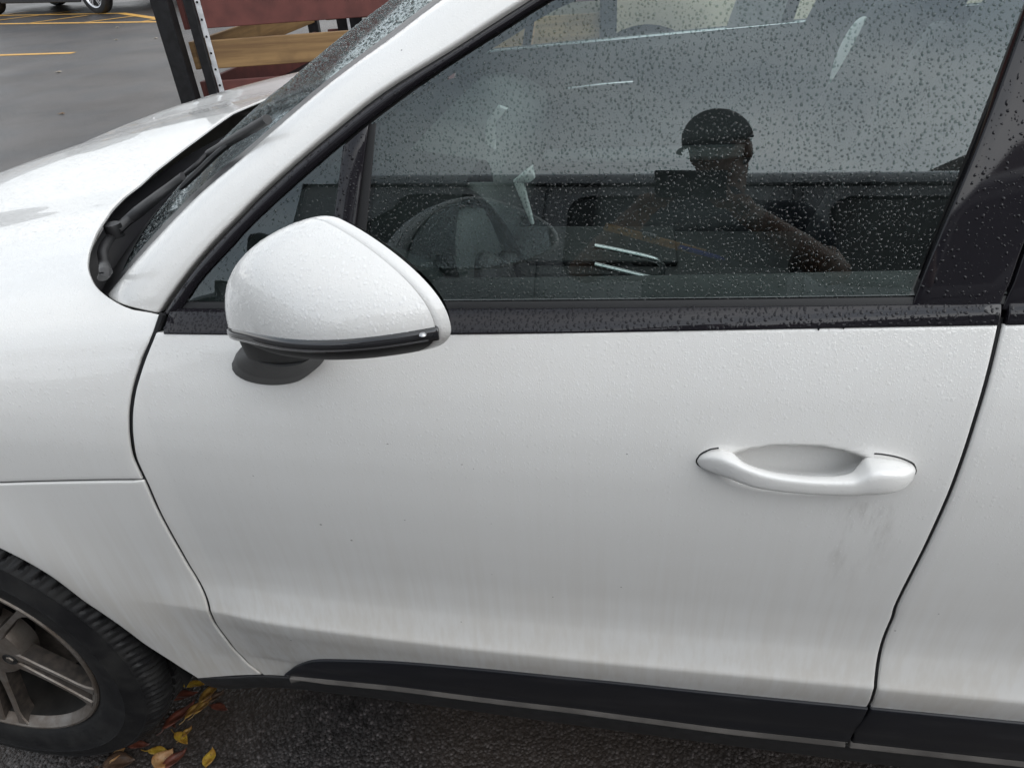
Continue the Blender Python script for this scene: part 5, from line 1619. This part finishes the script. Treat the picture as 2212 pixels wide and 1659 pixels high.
# ================================================================== the photographer, mirrored in the door window
M_SKIN = simple('skin', (.22, .12, .08), .5, nscale=30, namp=.08)
M_NAVY = simple('navy_cotton', (.008, .010, .020), .85, nscale=40, namp=.2, bump=.3, bscale=700)
M_TROU = simple('charcoal_trousers', (.012, .012, .014), .85, nscale=40, namp=.2)
M_CAP = simple('dark_cap_cloth', (.009, .012, .014), .8, nscale=60, namp=.2)
M_EYE = simple('eye_white', (.75, .73, .70), .15)
M_IRIS = simple('eye_iris', (.04, .02, .01), .1)
M_HAIR = simple('short_dark_hair', (.018, .012, .009), .7)
def capsule_vf(a, b, ra, rb, n=16):
    a, b = A(a, float), A(b, float); L = np.linalg.norm(b-a)
    d = (b-a)/L if L > 1e-6 else A([0, 0, 1.0])
    pts, rad = [], []
    for t in np.linspace(-1, 0, 6)[:-1]: pts.append(a+d*ra*math.sin(t*math.pi/2)); rad.append(max(ra*math.cos(t*math.pi/2), ra*.03))
    for t in np.linspace(0, 1, 5): pts.append(a+(b-a)*t); rad.append(ra+(rb-ra)*t)
    for t in np.linspace(0, 1, 6)[1:]: pts.append(b+d*rb*math.sin(t*math.pi/2)); rad.append(max(rb*math.cos(t*math.pi/2), rb*.03))
    if L <= 1e-6: pts = [p+d*1e-6*i for i, p in enumerate(pts)]
    return tube_vf(pts, rad, n)
def ellipsoid_vf(c, r, R=None, nu=20, nv=14):
    V = []
    for i in range(nu):
        for j in range(nv):
            th, ph = 2*math.pi*i/nu, math.pi*(j/(nv-1))
            p = A([r[0]*math.sin(ph)*math.cos(th), r[1]*math.sin(ph)*math.sin(th), r[2]*math.cos(ph)])
            if R is not None: p = R@p
            V.append(tuple(A(c)+p))
    return V, gf(nu, nv, cu=True)
def fused(name, parts, mat, parent, voxel=.007, smooth=4):
    V, F = join(parts)
    o = mk(name, V, F, mat, parent, True)
    bm = bmesh.new(); bm.from_mesh(o.data); bmesh.ops.remove_doubles(bm, verts=bm.verts, dist=1e-5); bmesh.ops.recalc_face_normals(bm, faces=bm.faces); bm.to_mesh(o.data); bm.free()
    m = o.modifiers.new('fuse', 'REMESH'); m.mode = 'VOXEL'; m.voxel_size = voxel; m.use_smooth_shade = True
    s = o.modifiers.new('soft', 'SMOOTH'); s.iterations = smooth; s.factor = .5
    return o
PX, PY = 1.33, -1.02
man = thing('person', 'person in navy polo and dark cap raising a phone, mirrored in the door window', 'person', (PX, PY, 0))
HCn = A([1.325, -1.0, 1.722])
hf = nrm(A([-.42, .82, -.40])); hr = nrm(np.cross(hf, [0, 0, 1.0])); hu = np.cross(hr, hf)
HR = np.stack([hr, hf, hu], 1)
def hp(x, y, z): return HCn+HR@A([x, y, z])
sk = [ellipsoid_vf(HCn, (.074, .096, .105), HR), ellipsoid_vf(hp(0, .02, -.060), (.058, .070, .062), HR),
      ellipsoid_vf(hp(0, .060, -.098), (.030, .026, .020), HR), ellipsoid_vf(hp(0, .099, -.030), (.013, .022, .020), HR),
      ellipsoid_vf(hp(0, .094, -.005), (.010, .016, .030), HR), ellipsoid_vf(hp(0, .084, .018), (.050, .014, .012), HR),
      ellipsoid_vf(hp(0, .086, -.066), (.026, .012, .008), HR), ellipsoid_vf(hp(0, .082, -.077), (.022, .012, .008), HR),
      ellipsoid_vf(hp(.077, -.008, -.020), (.010, .020, .033), HR), ellipsoid_vf(hp(-.077, -.008, -.020), (.010, .020, .033), HR),
      capsule_vf(hp(0, -.03, -.06), (PX, PY-.03, 1.50), .060, .066)]
SHl, SHr = (PX-.185, PY, 1.475), (PX+.185, PY, 1.475)
ELl, ELr = (1.015, -.86, 1.275), (1.590, -.87, 1.290)
WRl, WRr = (1.150, -.715, 1.425), (1.375, -.705, 1.430)
for sh_, el_, wr_ in ((SHl, ELl, WRl), (SHr, ELr, WRr)):
    sk += [capsule_vf(sh_, el_, .056, .043), capsule_vf(el_, A(el_)*.55+A(wr_)*.45, .045, .042), capsule_vf(A(el_)*.6+A(wr_)*.4, wr_, .042, .028)]
PC = CAM+CR*.058+CD*.022-CF*.014
# hands: palm, four fingers bent under the phone and a thumb on its face side
for sgn, wr_ in ((-1, WRl), (1, WRr)):
    wr_ = A(wr_); edge = PC+CR*sgn*.070+CD*.034-CF*.004
    kn = edge-CF*.040+CD*.018+CR*sgn*.016
    sk += [capsule_vf(wr_, wr_*.5+kn*.5, .027, .028), capsule_vf(wr_*.55+kn*.45-CR*sgn*.012, kn-CR*sgn*.016, .020, .016), capsule_vf(wr_*.55+kn*.45+CR*sgn*.012, kn+CR*sgn*.012, .020, .015)]
    for k, (ln, of) in enumerate(((.92, -.027), (1.0, -.009), (.95, .009), (.78, .026))):
        b0 = kn+CR*sgn*(-of)*1.0; b1 = b0+CF*.030*ln+CD*(.012); b2 = b1+CF*.006*ln-CD*.016*ln-CR*sgn*.010; b3 = b2-CD*.012*ln-CR*sgn*.010-CF*.004
        sk += [capsule_vf(b0, b1, .0095, .0088, 10), capsule_vf(b1, b2, .0088, .008, 10), capsule_vf(b2, b3, .008, .007, 10)]
    t0 = wr_*.45+kn*.55-CR*sgn*.018; t1 = edge-CF*.026-CD*.012-CR*sgn*.004; t2 = edge-CF*.018-CD*.034-CR*sgn*.018
    sk += [capsule_vf(t0, t1, .014, .011, 10), capsule_vf(t1, t2, .011, .009, 10)]
# trunk and legs under the clothes, so the body is one figure
sk += [capsule_vf((PX-.10, PY, 1.38), (PX+.10, PY, 1.38), .115, .115), capsule_vf((PX, PY, 1.35), (PX, PY+.02, 1.0), .12, .125), capsule_vf(SHl, SHr, .055, .055)]
for s in (-1, 1):
    sk += [capsule_vf((PX+.09*s, PY, .93), (PX+.11*s, PY+.02, .50), .085, .055), capsule_vf((PX+.11*s, PY+.02, .50), (PX+.12*s, PY-.02, .09), .055, .038), capsule_vf((PX+.12*s, PY-.02, .05), (PX+.135*s, PY+.16, .035), .038, .032)]
body = fused('body', sk, M_SKIN, man, .0055, 3)
sp = [capsule_vf((PX-.11, PY, 1.385), (PX+.11, PY, 1.385), .128, .128), capsule_vf((PX-.05, PY+.01, 1.30), (PX-.05, PY+.03, 1.0), .135, .135), capsule_vf((PX+.05, PY+.01, 1.30), (PX+.05, PY+.03, 1.0), .135, .135),
      capsule_vf(SHl, SHr, .068, .068), capsule_vf((PX, PY-.03, 1.46), (PX, PY-.02, 1.545), .082, .074),
      capsule_vf(SHl, A(SHl)*.42+A(ELl)*.58, .070, .064), capsule_vf(SHr, A(SHr)*.42+A(ELr)*.58, .070, .064), capsule_vf((PX-.06, PY+.02, .98), (PX-.06, PY+.02, .86), .135, .14), capsule_vf((PX+.06, PY+.02, .98), (PX+.06, PY+.02, .86), .135, .14)]
fused('polo_shirt', sp, M_NAVY, man, .009, 5)
tp = [capsule_vf((PX-.06, PY, .92), (PX+.06, PY, .92), .125, .125)]
for s in (-1, 1): tp += [capsule_vf((PX+.09*s, PY, .90), (PX+.11*s, PY+.02, .50), .100, .075), capsule_vf((PX+.11*s, PY+.02, .50), (PX+.12*s, PY-.02, .10), .075, .062)]
fused('trousers', tp, M_TROU, man, .010, 5)
for s in (-1, 1):
    fused('shoe', [capsule_vf((PX+.12*s, PY-.06, .055), (PX+.14*s, PY+.17, .042), .055, .042), ellipsoid_vf((PX+.125*s, PY-.02, .09), (.055, .065, .05))], M_MATT, man, .008, 3)
# cap: crown and peak; eyes, hair
V, F = [], []
nu, nv = 36, 12
for i in range(nu):
    for j in range(nv):
        th, ph = 2*math.pi*i/nu, (j/(nv-1))*math.pi*.52+.02
        V.append(tuple(hp(.086*math.sin(ph)*math.cos(th), .108*math.sin(ph)*math.sin(th)-.004, .025+.100*math.cos(ph))))
cap = mk('cap', V, gf(nu, nv, cu=True), M_CAP, body)
md = cap.modifiers.new('thick', 'SOLIDIFY'); md.thickness = .003
rows = []
for q in np.linspace(0, 1, 7):
    rows.append([hp((.080-.012*q*q)*math.sin(a), .060+.045*math.cos(a)*(1-q)+q*(.045*math.cos(a)+.075*math.cos(a)**.7), .022+.010*q*math.cos(a)-.018*abs(math.sin(a))**2-.012*q) for a in np.linspace(-1.45, 1.45, 17)])
pk = sheet('cap_peak', A(rows), M_CAP, cap, out=tuple(hu), edges='')
md = pk.modifiers.new('thick', 'SOLIDIFY'); md.thickness = .004
V, F = ellipsoid_vf(hp(0, -.022, -.012), (.0785, .082, .085), HR); mk('hair', V, F, M_HAIR, body)
for s in (-1, 1):
    V, F = ellipsoid_vf(hp(.032*s, .082, .002), (.0125,)*3, None, 14, 10); e = mk('eye', V, F, M_EYE, body)
    V, F = ellipsoid_vf(hp(.032*s, .091, .001), (.0055,)*3, None, 12, 8); mk('iris', V, F, M_IRIS, e)
# phone in both hands, just behind the viewpoint
RP = Matrix(((CR[0], CD[0], CF[0]), (CR[1], CD[1], CF[1]), (CR[2], CD[2], CF[2])))
M_PHONE = simple('phone_glass_back', (.006, .007, .010), .45, spec=.3)
ph = box('phone', tuple(PC), (.148, .072, .008), M_PHONE, None, .004, RP)
tag(ph, 'dark phone held level in both hands, mirrored in the window', 'phone')
box('camera_bump', tuple(PC+CR*-.052+CD*.008+CF*.0048), (.030, .034, .003), M_PHONE, ph, .001, RP)
# clipboard and pen carried below it
M_CLIPB = wood_mat('clipboard_hardboard', (.70, .36, .10), (.58, .28, .08))
e1 = nrm(A([.20, 0, -.066])); e2 = nrm(A([0, -1.0, .19])); e2 = nrm(e2-e1*(e1@e2)); e3 = np.cross(e1, e2)
RB = Matrix(((e1[0], e2[0], e3[0]), (e1[1], e2[1], e3[1]), (e1[2], e2[2], e3[2])))
cbc = A([1.185, -.665, 1.338])+e2*.105
clipb = box('clipboard', tuple(cbc), (.225, .21, .020), M_CLIPB, None, .002, RB)
tag(clipb, 'brown wooden clipboard held below the phone, mirrored in the window', 'clipboard')
box('clip', tuple(cbc-e2*.105+e3*(.010 if e3[2] > 0 else -.010)-e1*.01), (.034, .022, .012), M_SILVER, clipb, .003, RB)
M_PEN = simple('blue_pen_plastic', (.02, .03, .45), .25)
q0 = cbc+e1*.095-e2*.112
pen = tube('pen', [tuple(q0-e1*.035), tuple(q0), tuple(q0+e1*.05), tuple(q0+e1*.065)], [.0065, .0065, .006, .002], M_PEN, None, 10)
tag(pen, 'blue pen at the edge of the wooden clipboard, mirrored in the window', 'pen')
